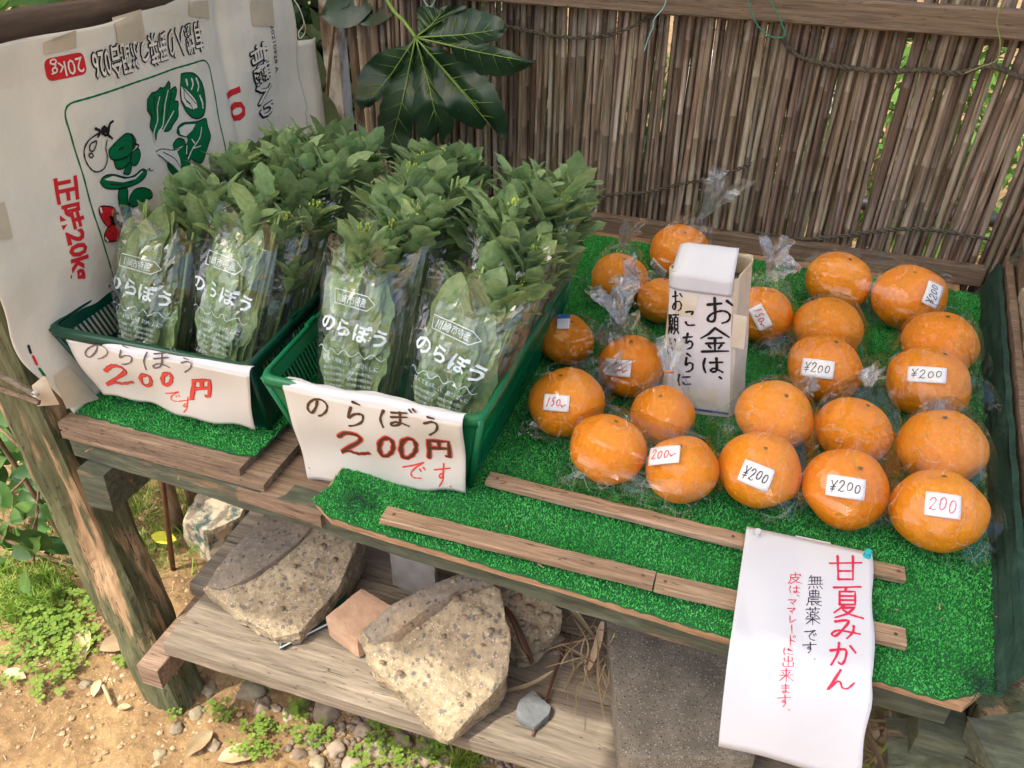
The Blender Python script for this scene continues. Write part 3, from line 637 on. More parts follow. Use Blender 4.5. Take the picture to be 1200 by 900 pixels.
def rag(P, amp=0.004, step=0.012):
    out = []
    for i in range(len(P)):
        a = Vector(P[i]); b = Vector(P[(i+1) % len(P)]); k = max(1, int((b-a).length/step))
        for j in range(k): q = a.lerp(b, j/k); out.append((q.x + random.uniform(-amp, amp), q.y + random.uniform(-amp, amp)))
    return out
turf('left strip of green artificial turf under the dark basket', rag([(-0.893,0.742),(-0.78,0.738),(-0.70,0.737),(-0.612,0.735),(-0.592,0.742),(-0.586,0.84),(-0.585,1.58),(-0.893,1.58)], 0.0016, 0.008), T, 1)
turf('large green artificial turf mat under the oranges and the brighter basket', rag([(-0.472,0.78),(-0.470,0.715),(-0.478,0.690),(-0.44,0.668),(-0.2,0.655),(0.05,0.642),(0.25,0.634),(0.285,0.655),(0.305,0.66),(0.388,1.585),(-0.472,1.60)], 0.0016, 0.008), T-0.0015, 2)
# dust, twig ends and leaf crumbs caught in the pile
b = MB(); _r = random.Random(77)
for i in range(150):
    x_, y_ = _r.uniform(-0.86, 0.32), _r.uniform(0.66, 1.5); a_ = _r.uniform(0, 3.1); L_ = _r.choice([0.0008, 0.0012, 0.002, 0.005]); d = Vector((math.cos(a_), math.sin(a_), 0)) * L_; q = Vector((-math.sin(a_), math.cos(a_), 0)) * 0.0009; c = Vector((x_, y_, T + 0.0062))
    b.add([c-d-q, c+d-q, c+d+q, c-d+q, c+Vector((0,0,0.0012))], [(0,1,4),(1,2,4),(2,3,4),(3,0,4)])
tag(b.build('leaf_crumbs', m_slat, None, kind='stuff', loc=(-0.2, 0.9, T)), 'tiny brown leaf crumbs and grit caught in the artificial turf', 'debris')
# ragged dark mesh where the mats fray
for cx, cy, r_, lab in ((at(420,590,z=T).x, at(420,590,z=T).y, 0.025, 'dark frayed netting at the torn left corner of the large turf mat'), (0.29,0.665,0.022, 'dark frayed netting at the right front corner of the large turf mat')):
    b = MB()
    for i in range(70):
        a = random.uniform(0, 6.28); p = Vector((cx + random.gauss(0, r_*0.5), cy + random.gauss(0, r_*0.5), T+0.006)); d = Vector((math.cos(a), math.sin(a), random.uniform(-0.2, 0.3))) * random.uniform(0.006, 0.02)
        b.tube([p, p + d*0.5 + Vector((0,0,0.003)), p + d], 0.0004, 3, cap=False)
    tag(b.build('frayed_netting', m_tpanel, None, loc=(cx, cy, T), kind='stuff'), lab, 'netting')

# ------------------------------------------------------------------ reed screen behind
screen = thing('reed_screen', 'brown split reed screen tied with twine below a long timber rail behind the stand', 'reed fence', (-0.2, 1.66, T))
def reed_mesh(i):
    r = random.Random(i); V = []; F = []; n = 6; seg = 9; L = 0.60; w = r.uniform(0.0046, 0.0064)
    bx = r.uniform(-0.004, 0.004); ph = r.uniform(0, 6)
    zz = [k / seg * L for k in range(seg + 1)]
    nodes = {r.randint(1, 3), r.randint(4, 6), r.randint(7, 8)}
    rings = []
    for k, z in enumerate(zz):
        ww = w * (1 + r.uniform(-0.08, 0.08)); rings.append((z, ww))
        if k in nodes: rings[-1] = (z - 0.002, ww); rings.append((z, ww * 1.2)); rings.append((z + 0.002, ww * 0.97))
    for z, ww in rings:
        ox = bx * math.sin(z * 6 + ph); oy = 0.003 * math.sin(z * 5 + ph * 2)
        for j in range(n):
            a = 2 * math.pi * j / n; V.append((ox + math.cos(a) * ww, oy + math.sin(a) * ww * 0.75, z))
    m = len(rings)
    for k in range(m - 1):
        for j in range(n): F.append((k*n+j, k*n+(j+1)%n, (k+1)*n+(j+1)%n, (k+1)*n+j))
    F.append(tuple((m-1)*n+j for j in range(n)))
    me = bpy.data.meshes.new('reed'); me.from_pydata(V, [], F); me.polygons.foreach_set('use_smooth', [True]*len(F)); me.materials.append(m_reed); return me
reeds = [reed_mesh(i) for i in range(10)]
random.seed(11)
x = -0.868; k = 0
while x < 0.555 and k < 262:
    gap = 0.0
    wob = random.gauss(0, 0.010)
    if x > 0.03: gap = random.choice([0, 0, 0, 0.0008, 0.002]); wob = random.gauss(0, 0.012)
    if -0.01 < x < 0.03: gap = random.choice([0.002, 0.005, 0.006])
    sc_ = random.uniform(0.8, 1.25)
    R = Matrix.Rotation(wob + (0.05 if x > 0.3 else 0), 3, 'Y') @ Matrix.Rotation(random.uniform(0, 6.28), 3, 'Z')
    inst('reed', reeds[k % 10], screen, (x, 1.66 + random.uniform(-0.004, 0.004) + (0.006 if k % 3 == 0 else 0), T - 0.07 + random.uniform(-0.02, 0.01)), R, (sc_, 1, 1.0 if x < 0.4 else 0.97))
    x += 0.0098 * sc_ * random.uniform(0.85, 1.02) + gap; k += 1
x = -0.865
while x < 0.50:
    if x < 0.0 or random.random() < (0.78 if x > 0.12 else 0.93): inst('reed', reeds[k % 10], screen, (x, 1.674, T - 0.07), Matrix.Rotation(random.gauss(0, 0.012), 3, 'Y') @ Matrix.Rotation(random.uniform(0, 6.28), 3, 'Z'), (1.4, 1.4, 1)); k += 1
    x += 0.0112
# a second, slanting run of reeds at the right end, in front of the corner
sc2 = thing('reed_screen', 'short leaning piece of reed screen at the right corner of the stand', 'reed fence', (0.55, 1.62, T))
for i in range(20):
    R = Matrix.Rotation(0.30 + random.gauss(0, 0.02), 3, 'Y')
    inst('reed', reeds[i % 10], sc2, (0.455 + i * 0.0155, 1.615 + random.uniform(-0.003, 0.003), T - 0.07), R, (1.1, 1, 0.96))
b = MB(); b.beam((0.395,1.600,T-0.02), (0.60,1.600,T+0.42), 0.03, 0.02, up=(0,1,0), seg=14, jit=0.001); b.build('leaning_batten', m_gbeam, sc2)
# rails
b = MB(); b.beam(at(455,-22,y=1.625), at(1230,31,y=1.625), 0.03, 0.043, seg=40, jit=0.0009, bev=0.003); b.build('top_rail', m_rail, screen)
b = MB(); b.beam((-0.93,1.690,1.09), (0.60,1.690,1.07), 0.02, 0.035, seg=30, jit=0.0009); b.build('back_rail', m_rail, screen)
b = MB(); b.beam((-0.60,1.632,T+0.014), (0.393,1.632,T+0.017), 0.022, 0.036, seg=30, jit=0.0009, bev=0.002); b.build('bottom_rail', m_rail, screen)
def twine(name, px, y, r, m, parent, turns=0.0022):
    P = smooth_pts([at(a, c, y=y) for a, c in px], 14); b = MB()
    for ph in (0, math.pi):
        Q = [p + Vector((0, math.cos(i*1.1+ph), math.sin(i*1.1+ph))) * turns * random.uniform(0.6, 1.5) for i, p in enumerate(P)]
        b.tube(Q, r, 5)
    return b.build(name, m, parent, True)
twine('twine', [(592,30),(620,36),(650,42),(690,44),(730,36),(770,14)], 1.640, 0.0020, m_twine, screen)
twine('twine', [(915,42),(930,62),(960,74),(1000,80),(1040,84),(1080,82),(1120,86),(1160,78),(1200,92),(1230,96)], 1.640, 0.0030, m_twine, screen)
twine('twine', [(690,232),(720,228),(760,225),(800,215),(840,208),(880,192)], 1.640, 0.0017, m_twine, screen)
twine('twine', [(885,272),(930,280),(975,278),(1020,272),(1070,268),(1110,272),(1160,280)], 1.640, 0.0022, m_twine, screen)
def wire(px, y, r, m, parent, name='tie_wire'):
    b = MB(); b.tube(smooth_pts([at(a, c, y=y) for a, c in px], 8), r, 5); b.build(name, m, parent, True)
wire([(874,-10),(880,12),(888,30),(902,42),(914,44),(920,40),(912,18),(902,0),(898,-10)], 1.597, 0.0012, m_wireg, screen)
wire([(783,-10),(778,8),(767,22),(765,32),(760,44),(755,60)], 1.597, 0.0011, m_wirec, screen)
wire([(494,-6),(499,4),(505,8),(511,-2)], 1.597, 0.0011, m_wirec, screen)
wire([(1175,0),(1168,25),(1172,50),(1168,70),(1150,78),(1130,86)], 1.597, 0.0011, mat('straw_tie', [(0.3,(0.20,0.24,0.09)),(0.7,(0.3,0.33,0.14))], 20, bump=0), screen)
wire([(345,0),(352,12),(356,28),(350,38),(352,45),(358,36),(356,24)], 1.52, 0.0010, m_metal, screen)

# ------------------------------------------------------------------ leaves (shared meshes)
def leaf_mesh(name, L, Wd, lobes=3, lob=0.12, curl=0.25, fold=0.18, m=None, seed=0, nt_=9, nw=4, pet=0.15, tip=1.0):
    r = random.Random(seed); V = []; F = []
    for i in range(nt_ + 1):
        t = i / nt_
        if t < pet: w = 0.05
        else:
            s = (t - pet) / (1 - pet); q_ = s ** 0.85; w = max(0.0, 1 - abs(2*q_-1) ** 2.4) ** 0.62 * (0.72 + 0.28*math.sin(s*3)) * tip + 0.02
            w *= 1 + lob * math.sin(s * math.pi * 2 * lobes + seed) + r.uniform(-lob, lob) * 0.5
        zc = curl * L * (t * t) * (-1) + math.sin(t * 5 + seed) * 0.02 * L
        for j in range(nw + 1):
            u = j / nw * 2 - 1
            V.append((u * w * Wd / 2, t * L, zc + abs(u) * w * Wd / 2 * fold * 2 + math.sin(t * 17 + u * 3 + seed) * 0.035 * Wd * abs(u)))
    for i in range(nt_):
        for j in range(nw): q = i*(nw+1)+j; F.append((q, q+1, q+nw+2, q+nw+1))
    me = bpy.data.meshes.new(name); me.from_pydata(V, [], F); me.polygons.foreach_set('use_smooth', [True]*len(F))
    if m: me.materials.append(m)
    return me
def look_rot(d, nrm):
    """rotation with +Y along d and +Z near nrm"""
    y = Vector(d).normalized(); z = Vector(nrm) - y * Vector(nrm).dot(y)
    if z.length < 1e-4: z = Vector((0.3, 0.1, 1)) - y * y.dot(Vector((0.3, 0.1, 1)))
    z.normalize(); x = y.cross(z); return Matrix((x, y, z)).transposed()
def rv(s=1.0): return Vector((random.gauss(0, s), random.gauss(0, s), random.gauss(0, s)))

# ------------------------------------------------------------------ what stands beyond the screen
def shrub(label, c, size, n, lm, parent_name='garden_shrub', L=0.09, stems=5, fixed=None, cat='shrub', group=None):
    th = thing(parent_name, label, cat, c, group); c = Vector(c)
    for i in range(stems):
        a = random.uniform(0, 6.28); p1 = c + Vector((math.cos(a)*size[0]*0.6, math.sin(a)*size[1]*0.6, size[2]*random.uniform(0.7, 1)))
        b = MB(); b.tube(smooth_pts([c, c.lerp(p1, 0.5) + rv(0.02), p1], 4), [0.008 - 0.0007*k for k in range(9)], 6); b.build('stem', m_branch, th, True)
    for i in range(n):
        d = rv().normalized(); p = c + Vector((d.x*size[0]*random.uniform(0.4,1), d.y*size[1]*random.uniform(0.4,1), size[2]*0.55 + d.z*size[2]*0.5))
        inst('leaf', lm[i % len(lm)], th, p, look_rot(Vector((d.x, d.y, random.uniform(-0.9, 0.2))), Vector((0, -0.5, 1)) + rv(0.35)), random.uniform(0.7, 1.2))
    return th
lm_sh = [leaf_mesh('leaf', 0.085, 0.040, 1, 0.0, 0.2, 0.12, m_shrub, s, 9, 2, 0.1) for s in range(4)]
shrub('bushy green shrub growing just behind the upper end of the paper sack', (-1.30, 1.25, 0.75), (0.20, 0.45, 0.75), 190, lm_sh)
def foliage(name, label, c, s, n, m, cat, size=0.03):
    c = Vector(c); r = np.random.default_rng(int(abs(c.x*100)) + n); V = []; F = []
    for i in range(n):
        d = Vector(r.normal(size=3)).normalized(); k = r.uniform(0.3, 1) ** 0.5
        p = c + Vector((d.x*s[0]*k, d.y*s[1]*k, d.z*s[2]*k)) + Vector(r.normal(size=3)) * 0.03
        a = Vector(r.normal(size=3)).normalized() * size * r.uniform(0.6, 1.3); q = Vector(r.normal(size=3)).cross(a).normalized() * size * 0.45
        j = len(V); V += [p - a, p + q, p + a, p - q]; F.append((j, j+1, j+2, j+3))
    return obj(name, V, F, m, None, loc=(c.x, c.y, 0))
def bush(label, c, s, n, m, size=0.03):
    o = foliage('garden_bush', label, c, s, n, m, 'shrub', size); tag(o, label, 'bush', 'bushes in the garden behind the reed screen')
    b = MB(); b.tube([(c[0], c[1], -0.02), (c[0]+0.02, c[1], c[2])], [0.02, 0.008], 6); b.build('stem', m_branch, o)
bush('sunlit green bush seen through the gaps right of the money box', (0.35, 3.6, 0.40), (0.5, 0.4, 0.45), 2600, m_far)
bush('low yellow green bush behind the far right reeds', (1.15, 3.2, 0.30), (0.5, 0.3, 0.35), 1800, m_far)
bush('dark bush beyond the left part of the reed screen', (-1.35, 2.6, 0.6), (0.5, 0.35, 0.75), 3000, m_shrub, 0.04)
bush('dense leafy bush behind the big hanging leaf', (-0.55, 2.3, 0.35), (0.45, 0.25, 0.4), 2200, m_shrub, 0.035)
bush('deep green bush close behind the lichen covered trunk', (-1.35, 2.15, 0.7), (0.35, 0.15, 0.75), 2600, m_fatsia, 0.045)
bush('tall leafy bush at the far upper left', (-3.0, 3.2, 1.1), (0.9, 0.6, 1.2), 4200, m_far, 0.045)
wl = thing('garden_wall', 'pale rendered garden wall with a dark pipe rail seen through the gaps in the reeds', 'wall', (0.1, 4.2, 0))
b = MB(); b.beam((-0.6, 4.4, 0.20), (0.35, 4.4, 0.20), 0.12, 0.44, seg=10, jit=0.001, bev=0.01); b.build('wall_face', m_pale, wl)
b = MB(); b.tube([(-0.5, 2.75, 0.37), (1.6, 2.75, 0.37)], 0.022, 8)
for xx in (-0.4, 0.22, 1.2): b.tube([(xx, 2.75, -0.02), (xx, 2.75, 0.37)], 0.018, 8)
tag(b.build('pipe_rail', m_dark, None, True, loc=(0.2, 2.75, 0)), 'dark metal pipe rail standing low behind the reed screen', 'railing')
# dark bark trunk between sack and reeds
tree = thing('tree', 'rough dark tree trunk with pale lichen between the paper sack and the reeds', 'tree', (-1.06, 1.80, 0))
b = MB(); pts = [Vector((-0.985 - 0.012*math.sin(i*0.7), 1.78 + 0.004*i, -0.05 + i*0.085)) for i in range(28)]; b.tube(pts, [0.062 - 0.0006*i for i in range(28)], 18)
b.v = [tuple(Vector(p) + Vector((noise.noise(Vector(p)*22), noise.noise(Vector(p)*22+Vector((9,0,0))), 0))*0.014) for p in b.v]
b.build('trunk', m_bark, tree, True)
foliage('crown', '', (-1.2, 2.2, 2.9), (1.0, 0.8, 0.6), 2500, m_far, '', 0.05).parent = tree
cr = tree.children[-1]; cr.location = Vector((-1.2, 2.2, 0)) - Vector((-1.06, 1.80, 0))
t2 = thing('tree', 'smooth brown double stemmed tree rising behind the top log at the upper left', 'tree', (-1.25, 1.15, 0))
for (x0, y0), (x1, y1), r_ in (((52,60),(20,-60),0.016), ((92,50),(62,-50),0.023)):
    p0 = at(x0, y0, x=-1.12); p1 = at(x1, y1, x=-1.12); d = (p1 - p0)
    b = MB(); b.tube(smooth_pts([Vector((p0.x - 0.02, p0.y + 0.03, 0)), Vector((p0.x, p0.y, 0.55)), p0, p1, p1 + d * 1.2], 5), r_, 10); b.build('trunk', m_branch, t2, True)
b = MB(); b.tube(smooth_pts([at(150,12,x=-1.05), at(120,14,x=-1.05), at(90,18,x=-1.05), at(70,30,x=-1.05)], 4), 0.006, 6); b.build('branch', m_branch, t2, True)
# reeds of a further bundle over the log, upper left
# fatsia leaf
fat = thing('fatsia_leaf', 'large dark glossy hand shaped leaf hanging on its green stalk before the reeds', 'leaf', tuple(at(487,44,y=1.56)))
hub = (487, 44); yb = 1.56
lobes = [  # midrib end px, outline px on one side, the other side
 [(425,128), [(478,52),(448,62),(428,82),(420,104),(420,122),(428,130)], [(437,122),(452,108),(460,93),(470,84),(482,72)]],
 [(452,190), [(460,93),(452,112),(446,135),(444,160),(447,180),(456,188)], [(470,180),(478,160),(484,136),(484,104),(486,90)]],
 [(515,155), [(484,104),(487,130),(490,152),(498,165)], [(515,166),(526,152),(530,142),(520,122),(511,106),(510,98)]],
 [(572,140), [(511,100),(520,115),(530,132),(542,140),(556,148),(568,148)], [(574,140),(574,130),(572,122),(560,112),(550,102),(536,92),(520,76)]],
 [(589,164), [(536,74),(548,100),(562,118),(574,135),(578,150),(584,158)], [(592,165),(592,150),(588,130),(580,112),(572,98),(560,88),(545,74),(532,66)]],
 [(629,74), [(526,56),(535,68),(552,80),(566,84),(590,87),(605,84),(618,78)], [(630,72),(612,68),(600,62),(580,56),(562,50),(540,48)]],
 [(590,34), [(494,44),(515,50),(540,51),(566,50),(584,44),(594,34)], [(590,26),(580,20),(560,14),(545,12),(530,16),(520,24)]],
 [(519,12), [(490,38),(490,28),(491,14),(498,9)], [(515,9),(530,8),(544,10),(525,20),(516,26),(505,34)]],
]
def fat_y(px, py):
    d = math.hypot(px - hub[0], py - hub[1]); return yb - 0.05 * math.sin(min(d, 150) / 150 * 1.6) + 0.012 * math.sin(px * 0.06) + 0.010 * math.sin(py * 0.09)
def catm(P, k): return [(p.x, p.y) for p in smooth_pts([(q[0], q[1], 0) for q in P], k)]
def resample(P, n):
    P = [Vector((q[0], q[1])) for q in P]; d = [0]
    for i in range(1, len(P)): d.append(d[-1] + (P[i]-P[i-1]).length)
    out = []
    for k in range(n):
        s = d[-1] * k / (n-1); i = 0
        while i < len(d)-2 and d[i+1] < s: i += 1
        u = (s - d[i]) / max(d[i+1]-d[i], 1e-9); out.append(P[i].lerp(P[i+1], min(u, 1)))
    return out
for li, (tip, A, B) in enumerate(lobes):
    n = 26
    a = resample(catm([hub] + A + [tip], 5), n); c = resample(catm([hub] + B[::-1] + [tip], 5), n); md = resample([hub, ((hub[0]+tip[0])/2 + 2, (hub[1]+tip[1])/2 + 2), tip], n)
    wide = 1.13 if li not in (6,) else 1.1
    a = [md[i] + (a[i]-md[i])*wide for i in range(n)]; c = [md[i] + (c[i]-md[i])*wide for i in range(n)]
    b = MB(); rows = []
    for i in range(n):
        for s in (0, 0.5, 1, 1.5, 2):
            p = a[i].lerp(md[i], s) if s <= 1 else md[i].lerp(c[i], s - 1)
            if s in (0, 2) and 2 < i < n-1: p = p + Vector((math.sin(i*2.6), math.cos(i*2.2))) * 1.1
            dep = abs(s - 1); y = fat_y(p.x, p.y) - 0.010 * (1 - dep) + 0.0035 * math.sin(i * 1.15) * dep - li * 0.0006
            rows.append(at(p.x, p.y, y=y))
    b.v = [tuple(q) for q in rows]; b.f = [(i*5+j, i*5+j+1, (i+1)*5+j+1, (i+1)*5+j) for i in range(n-1) for j in range(4)]
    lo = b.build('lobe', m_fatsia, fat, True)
    b = MB(); P = [at(md[i].x, md[i].y, y=fat_y(md[i].x, md[i].y) - 0.0125 - li*0.0006) for i in range(0, n-2, 2)]
    b.tube(P, [0.0017 * (1 - 0.75*i/len(P)) for i in range(len(P))], 5)
    for i in range(4, n-5, 3):
        for side in (a, c):
            q = md[i].lerp(side[min(i+2, n-1)], 0.75); b.tube([at(md[i].x, md[i].y, y=fat_y(*md[i]) - 0.012 - li*0.0006), at(q.x, q.y, y=fat_y(q.x, q.y) - 0.0042 - li*0.0006)], [0.0006, 0.0003], 4)
    b.build('vein', m_vein, lo, True)
b = MB(); b.tube(smooth_pts([at(487,44,y=1.555), at(474,26,y=1.565), at(458,8,y=1.575), at(440,-30,y=1.59)], 5), 0.0034, 7); b.build('stalk', m_vein, fat, True)
lf = leaf_mesh('leaf', 0.16, 0.09, 1, 0, 0.2, 0.1, m_fatsia, 3, 9, 4)
f2 = thing('fatsia_plant', 'dark broad leaves in shade beside the tree trunk above the greens', 'plant', tuple(at(385,150,y=1.66)))
for px, py, dx, dz in ((358,40,0.1,-1),(362,180,0.3,-1),(372,95,0.1,-1),(392,175,0.4,-0.8),(370,20,0.8,0.3),(400,10,0.9,0.1),(352,150,-0.2,-1),(405,150,0.5,-1)):
    p = at(px, py, y=1.66); inst('leaf', lf, f2, p, look_rot((dx, -0.1, dz), (0, -1, 0.4)), random.uniform(0.7, 1))
b = MB(); b.tube(smooth_pts([at(398,-20,y=1.68), at(388,60,y=1.69), at(380,150,y=1.69), at(372,230,y=1.69)], 4), 0.004, 6); b.build('stem', m_branch, f2, True)
# a few leaves above the left log
lv = thing('leafy_branch', 'dark green branch leaves poking over the top log at the upper left corner', 'branch', tuple(at(20,30,x=-1.0)))
for px, py, dx, dy, s in ((20,40,0.7,0.2,1.2),(5,38,-0.5,0.1,1.3),(10,8,0.8,-0.3,1.1),(35,15,0.6,0.6,0.8),(-8,20,0.4,0.4,1.2),(48,28,0.8,-0.2,0.7),(150,-6,0.7,-0.2,0.9),(30,-5,0.7,0.3,1.0)):
    inst('leaf', lm_sh[1], lv, at(px, py, x=-1.02), look_rot((0.1, dx, -dy), (1, -0.5, 0.7)), s)
b = MB(); b.tube(smooth_pts([at(-20,50,x=-1.03), at(10,30,x=-1.03), at(40,20,x=-1.03), at(80,-10,x=-1.03)], 4), 0.0025, 5); b.build('twig', m_branch, lv, True)

# ------------------------------------------------------------------ printed paper sack hung as a windbreak on the left
sack = thing('paper_sack', 'large white kraft paper sack with printed vegetables hung along the left side', 'paper sack', (-0.9, 0.74, T))
def sack_x(y, z):
    f = 0.004*math.sin(7*y+5*z+1) + 0.003*math.sin(19*y-11*z) + noise.noise(Vector((y*7, z*6, 3))) * 0.008 + noise.noise(Vector((y*19, z*17, 5))) * 0.0025
    f += 0.0016 * abs(math.sin(y*26 + z*9 + 2*noise.noise(Vector((y*5, z*5, 0)))))
    f -= 0.010 * math.exp(-((y-1.245)/0.012)**2) * 0.6
    lowp = max(0, 0.80 - z) / 0.15; return -0.903 + f + 0.022 * lowp ** 2 + 0.005 * max(0, min(1, (z - 1.08) / 0.04))
def sack_pos(y, z): return Vector((sack_x(y, z), y, z))
def sack_grid(u, v):
    z0 = 0.655 + 0.004*math.sin(u*20); z1 = 1.128 + 0.003*math.sin(u*14) - (0.03*max(0, u-0.85)/0.15)
    z = z0 + (z1 - z0) * v
    yl = 0.735 - 0.03*math.sin(min(1, v*1.3)*math.pi) + 0.004*math.sin(v*22); yr = 1.475 + 0.006*math.sin(v*17) + (-0.01 if 0.25 < v < 0.5 else 0)
    y = yl + (yr - yl) * u; return sack_pos(y, z)
b = MB(); b.grid(sack_grid, 180, 110); s_o = b.build('front_panel', m_sack, sack, True); solidify(s_o, 0.0012)
b = MB(); b.grid(lambda u, v: Vector((-0.912 + noise.noise(Vector((u*2, v*3, 8)))*0.01 + 0.01*math.sin(u*3), 1.455 + 0.098*u + 0.012*(1-v), 0.66 + (1.006-0.66-0.01*u)*v)), 12, 30)
o_ = b.build('gusset', m_sack, sack, True); solidify(o_, 0.001)
SF = surf(sack_pos)
def sp(px, py): p = at(px, py, x=-0.897); return (p.y, p.z)
def s_text(body, a, c, h, m, bold=0.0, name='lettering', off=0.0007, spacing=1.0):
    ik = Ink(); ik.text(body, sp(*a), sp(*c), h, bold, spacing); ik.lay(name, SF, m, sack, off, cell=0.009)
# frame line
def rrect(P, r=0.02, k=5):
    out = []; n = len(P)
    for i in range(n):
        a = Vector(P[i-1]); b_ = Vector(P[i]); c = Vector(P[(i+1) % n])
        p = b_ + (a-b_).normalized()*r; q = b_ + (c-b_).normalized()*r
        for j in range(k+1): t = j/k; out.append(p*(1-t)**2 + b_*2*t*(1-t) + q*t*t)
    return out
ik = Ink(); fr_ = rrect([sp(75,124), sp(246,68), sp(270,215), sp(146,352)], 0.022)
pts = resample([tuple(q) for q in fr_] + [tuple(fr_[0])], 160); ik.add(*ribbon(pts, 0.0026, 0)); ik.lay('print_frame', SF, m_green, sack)
# red rounded label
ik = Ink(); lab = rrect([sp(54,70), sp(96,60), sp(102,86), sp(61,97)], 0.010, 4); cc = sum(lab, Vector((0,0)))/len(lab)
ik.add([cc] + [cc.lerp(q, 0.5) for q in lab] + lab, [(0, i+1, (i+1) % len(lab) + 1) for i in range(len(lab))] + [(i+1, len(lab)+i+1, len(lab)+(i+1) % len(lab)+1, (i+1) % len(lab)+1) for i in range(len(lab))])
ik.lay('red_label', SF, m_red, sack, 0.0006, cell=0.009)
s_text('20kg', (94,66), (61,76), 0.023, m_white, 0.0, 'lettering', 0.0016)
def outlined(body, a, c, h, bo, bi, sh=0.0):
    for k in range(8):
        ang = k * math.pi / 4; ik = Ink(); A = Vector(sp(*a)); B = Vector(sp(*c)); d = Vector((math.cos(ang), math.sin(ang))) * bo
        if k == 0: V_, F_ = [], []
        ik.text(body, A + d - Vector((sh, sh)), B + d - Vector((sh, sh)), h, bi); n_ = len(V_); V_ += [(q[0], q[1], k) for q in ik.v]; F_ += [tuple(i + n_ for i in f) for f in ik.f]
    P_ = []
    for u, v, k in V_:
        p, nn = SF(u, v); P_.append(p + nn * (0.0007 + 0.00006 * k))
    obj('lettering', P_, F_, m_black, sack); s_text(body, a, c, h, m_white, bi, 'lettering', 0.0020)
outlined('有機入り野菜つぶ配合026', (235,28), (104,63), 0.038, 0.0017, 0.012)
outlined('有機入り', (293,56), (308,140), 0.050, 0.0024, 0.022, 0.0012)
s_text('10', (268,110), (277,146), 0.040, m_red, 0.03)
s_text('20210928 A', (318,30), (325,86), 0.014, m_black, 0.0)
s_text('正味20kg', (72,210), (93,332), 0.034, m_red, 0.035)
# vegetables, each printed as colour, then outline
def vpoly(pts, m, name, off=0.0007, outline=0.0018, k=4):
    P = resample(catm([*pts, pts[0]], k), len(pts)*k); ik = Ink(); Q = [Vector(sp(*p)) for p in P]; ik.poly([tuple(q) for q in Q]); ik.lay(name, SF, m, sack, off, cell=0.009)
    if outline: ik = Ink(); ik.add(*ribbon([tuple(q) for q in Q] + [tuple(Q[0])], outline, 0)); ik.lay('outline', SF, m_black, sack, off+0.0004, cell=0.009)
def vline(lines, m, w=0.0014, off=0.0014, name='line'):
    ik = Ink()
    for l in lines: ik.stroke([sp(*p) for p in l], w)
    ik.lay(name, SF, m, sack, off, cell=0.009)
z4 = lambda L: [(90 + x*100/529, 130 + y*100/529) for x, y in L]       # coordinates read off enlarged crops
z5 = lambda L: [(170 + x*90/579, 75 + y*90/579) for x, y in L]
vline([z4([(130,140),(80,180),(55,240),(65,310),(100,365),(140,378),(180,350),(192,290),(180,230),(185,180)]), z4([(120,185),(90,205),(85,240),(105,250),(118,225),(125,190),(118,185)]), z4([(95,260),(82,275),(95,292),(108,278),(95,260)])], m_black, 0.0022, name='eggplant')
vline([z4([(165,95),(150,125),(175,150),(190,130),(170,100)]), z4([(190,120),(195,80),(212,62)]), z4([(115,110),(140,125),(130,160)]), z4([(190,150),(215,170)]), z4([(150,110),(180,130)]), z4([(155,140),(185,105)])], m_black, 0.0042, name='eggplant_calyx')
vpoly(z4([(200,240),(250,180),(300,140),(340,150),(365,200),(350,260),(300,290),(230,305),(205,280)]), m_green, 'bell_pepper')
vpoly(z4([(340,140),(375,175),(380,215),(360,240),(358,190)]), m_green, 'bell_pepper')
vpoly(z4([(235,310),(300,295),(350,270),(340,320),(290,360),(250,355)]), m_green, 'bell_pepper')
vpoly(z4([(350,265),(400,235),(418,280),(400,330),(362,340),(345,300)]), m_green, 'bell_pepper')
vline([z4([(260,238),(290,225)]), z4([(370,205),(400,215),(388,240)])], m_black, 0.003)
vpoly(z4([(300,390),(315,340),(345,320),(355,345),(340,395)]), m_green, 'cucumber')
vpoly(z4([(275,485),(330,480),(335,560),(360,640),(330,690),(290,620),(272,540)]), m_green, 'cucumber')
vpoly(z4([(158,440),(180,405),(240,395),(320,415),(380,400),(430,365),(465,375),(450,420),(380,460),(280,485),(190,480)]), m_green, 'cucumber')
ik = Ink(); ik.poly([sp(*q) for q in z4([(180,425),(235,404),(310,424),(380,412),(430,376),(440,380),(385,425),(300,444),(200,432)])]); ik.lay('highlight', SF, m_white, sack, 0.0013, cell=0.009)
vline([z4([(465,372),(485,360),(480,375),(505,372)]), z4([(340,445),(365,438)]), z4([(220,455),(300,460)])], m_black, 0.0014)
vpoly(z4([(350,530),(380,490),(440,480),(490,500),(495,540),(440,560),(370,600),(345,570)]), m_green, 'cabbage')
vpoly(z4([(158,605),(175,592),(240,600),(262,640),(240,700),(215,722),(185,690),(162,640)]), m_red, 'strawberry')
vpoly(z4([(190,770),(210,730),(260,700),(310,730),(312,780),(270,808),(210,815),(192,800)]), m_red, 'strawberry')
vline([z4([(250,640),(235,690),(262,700),(255,655)]), z4([(262,632),(275,640)]), z4([(270,690),(320,740)]), z4([(225,660),(262,690),(300,700)])], m_black, 0.0046)
vline([z4([(165,606),(172,630)]), z4([(196,790),(212,810)])], m_white, 0.0032)
vline([z4([(195,640),(196,648)]), z4([(215,630),(216,637)]), z4([(200,670),(202,677)]), z4([(240,760),(244,766)]), z4([(270,745),(274,752)]), z4([(220,745),(224,752)]), z4([(280,780),(284,786)])], m_black, 0.0016)
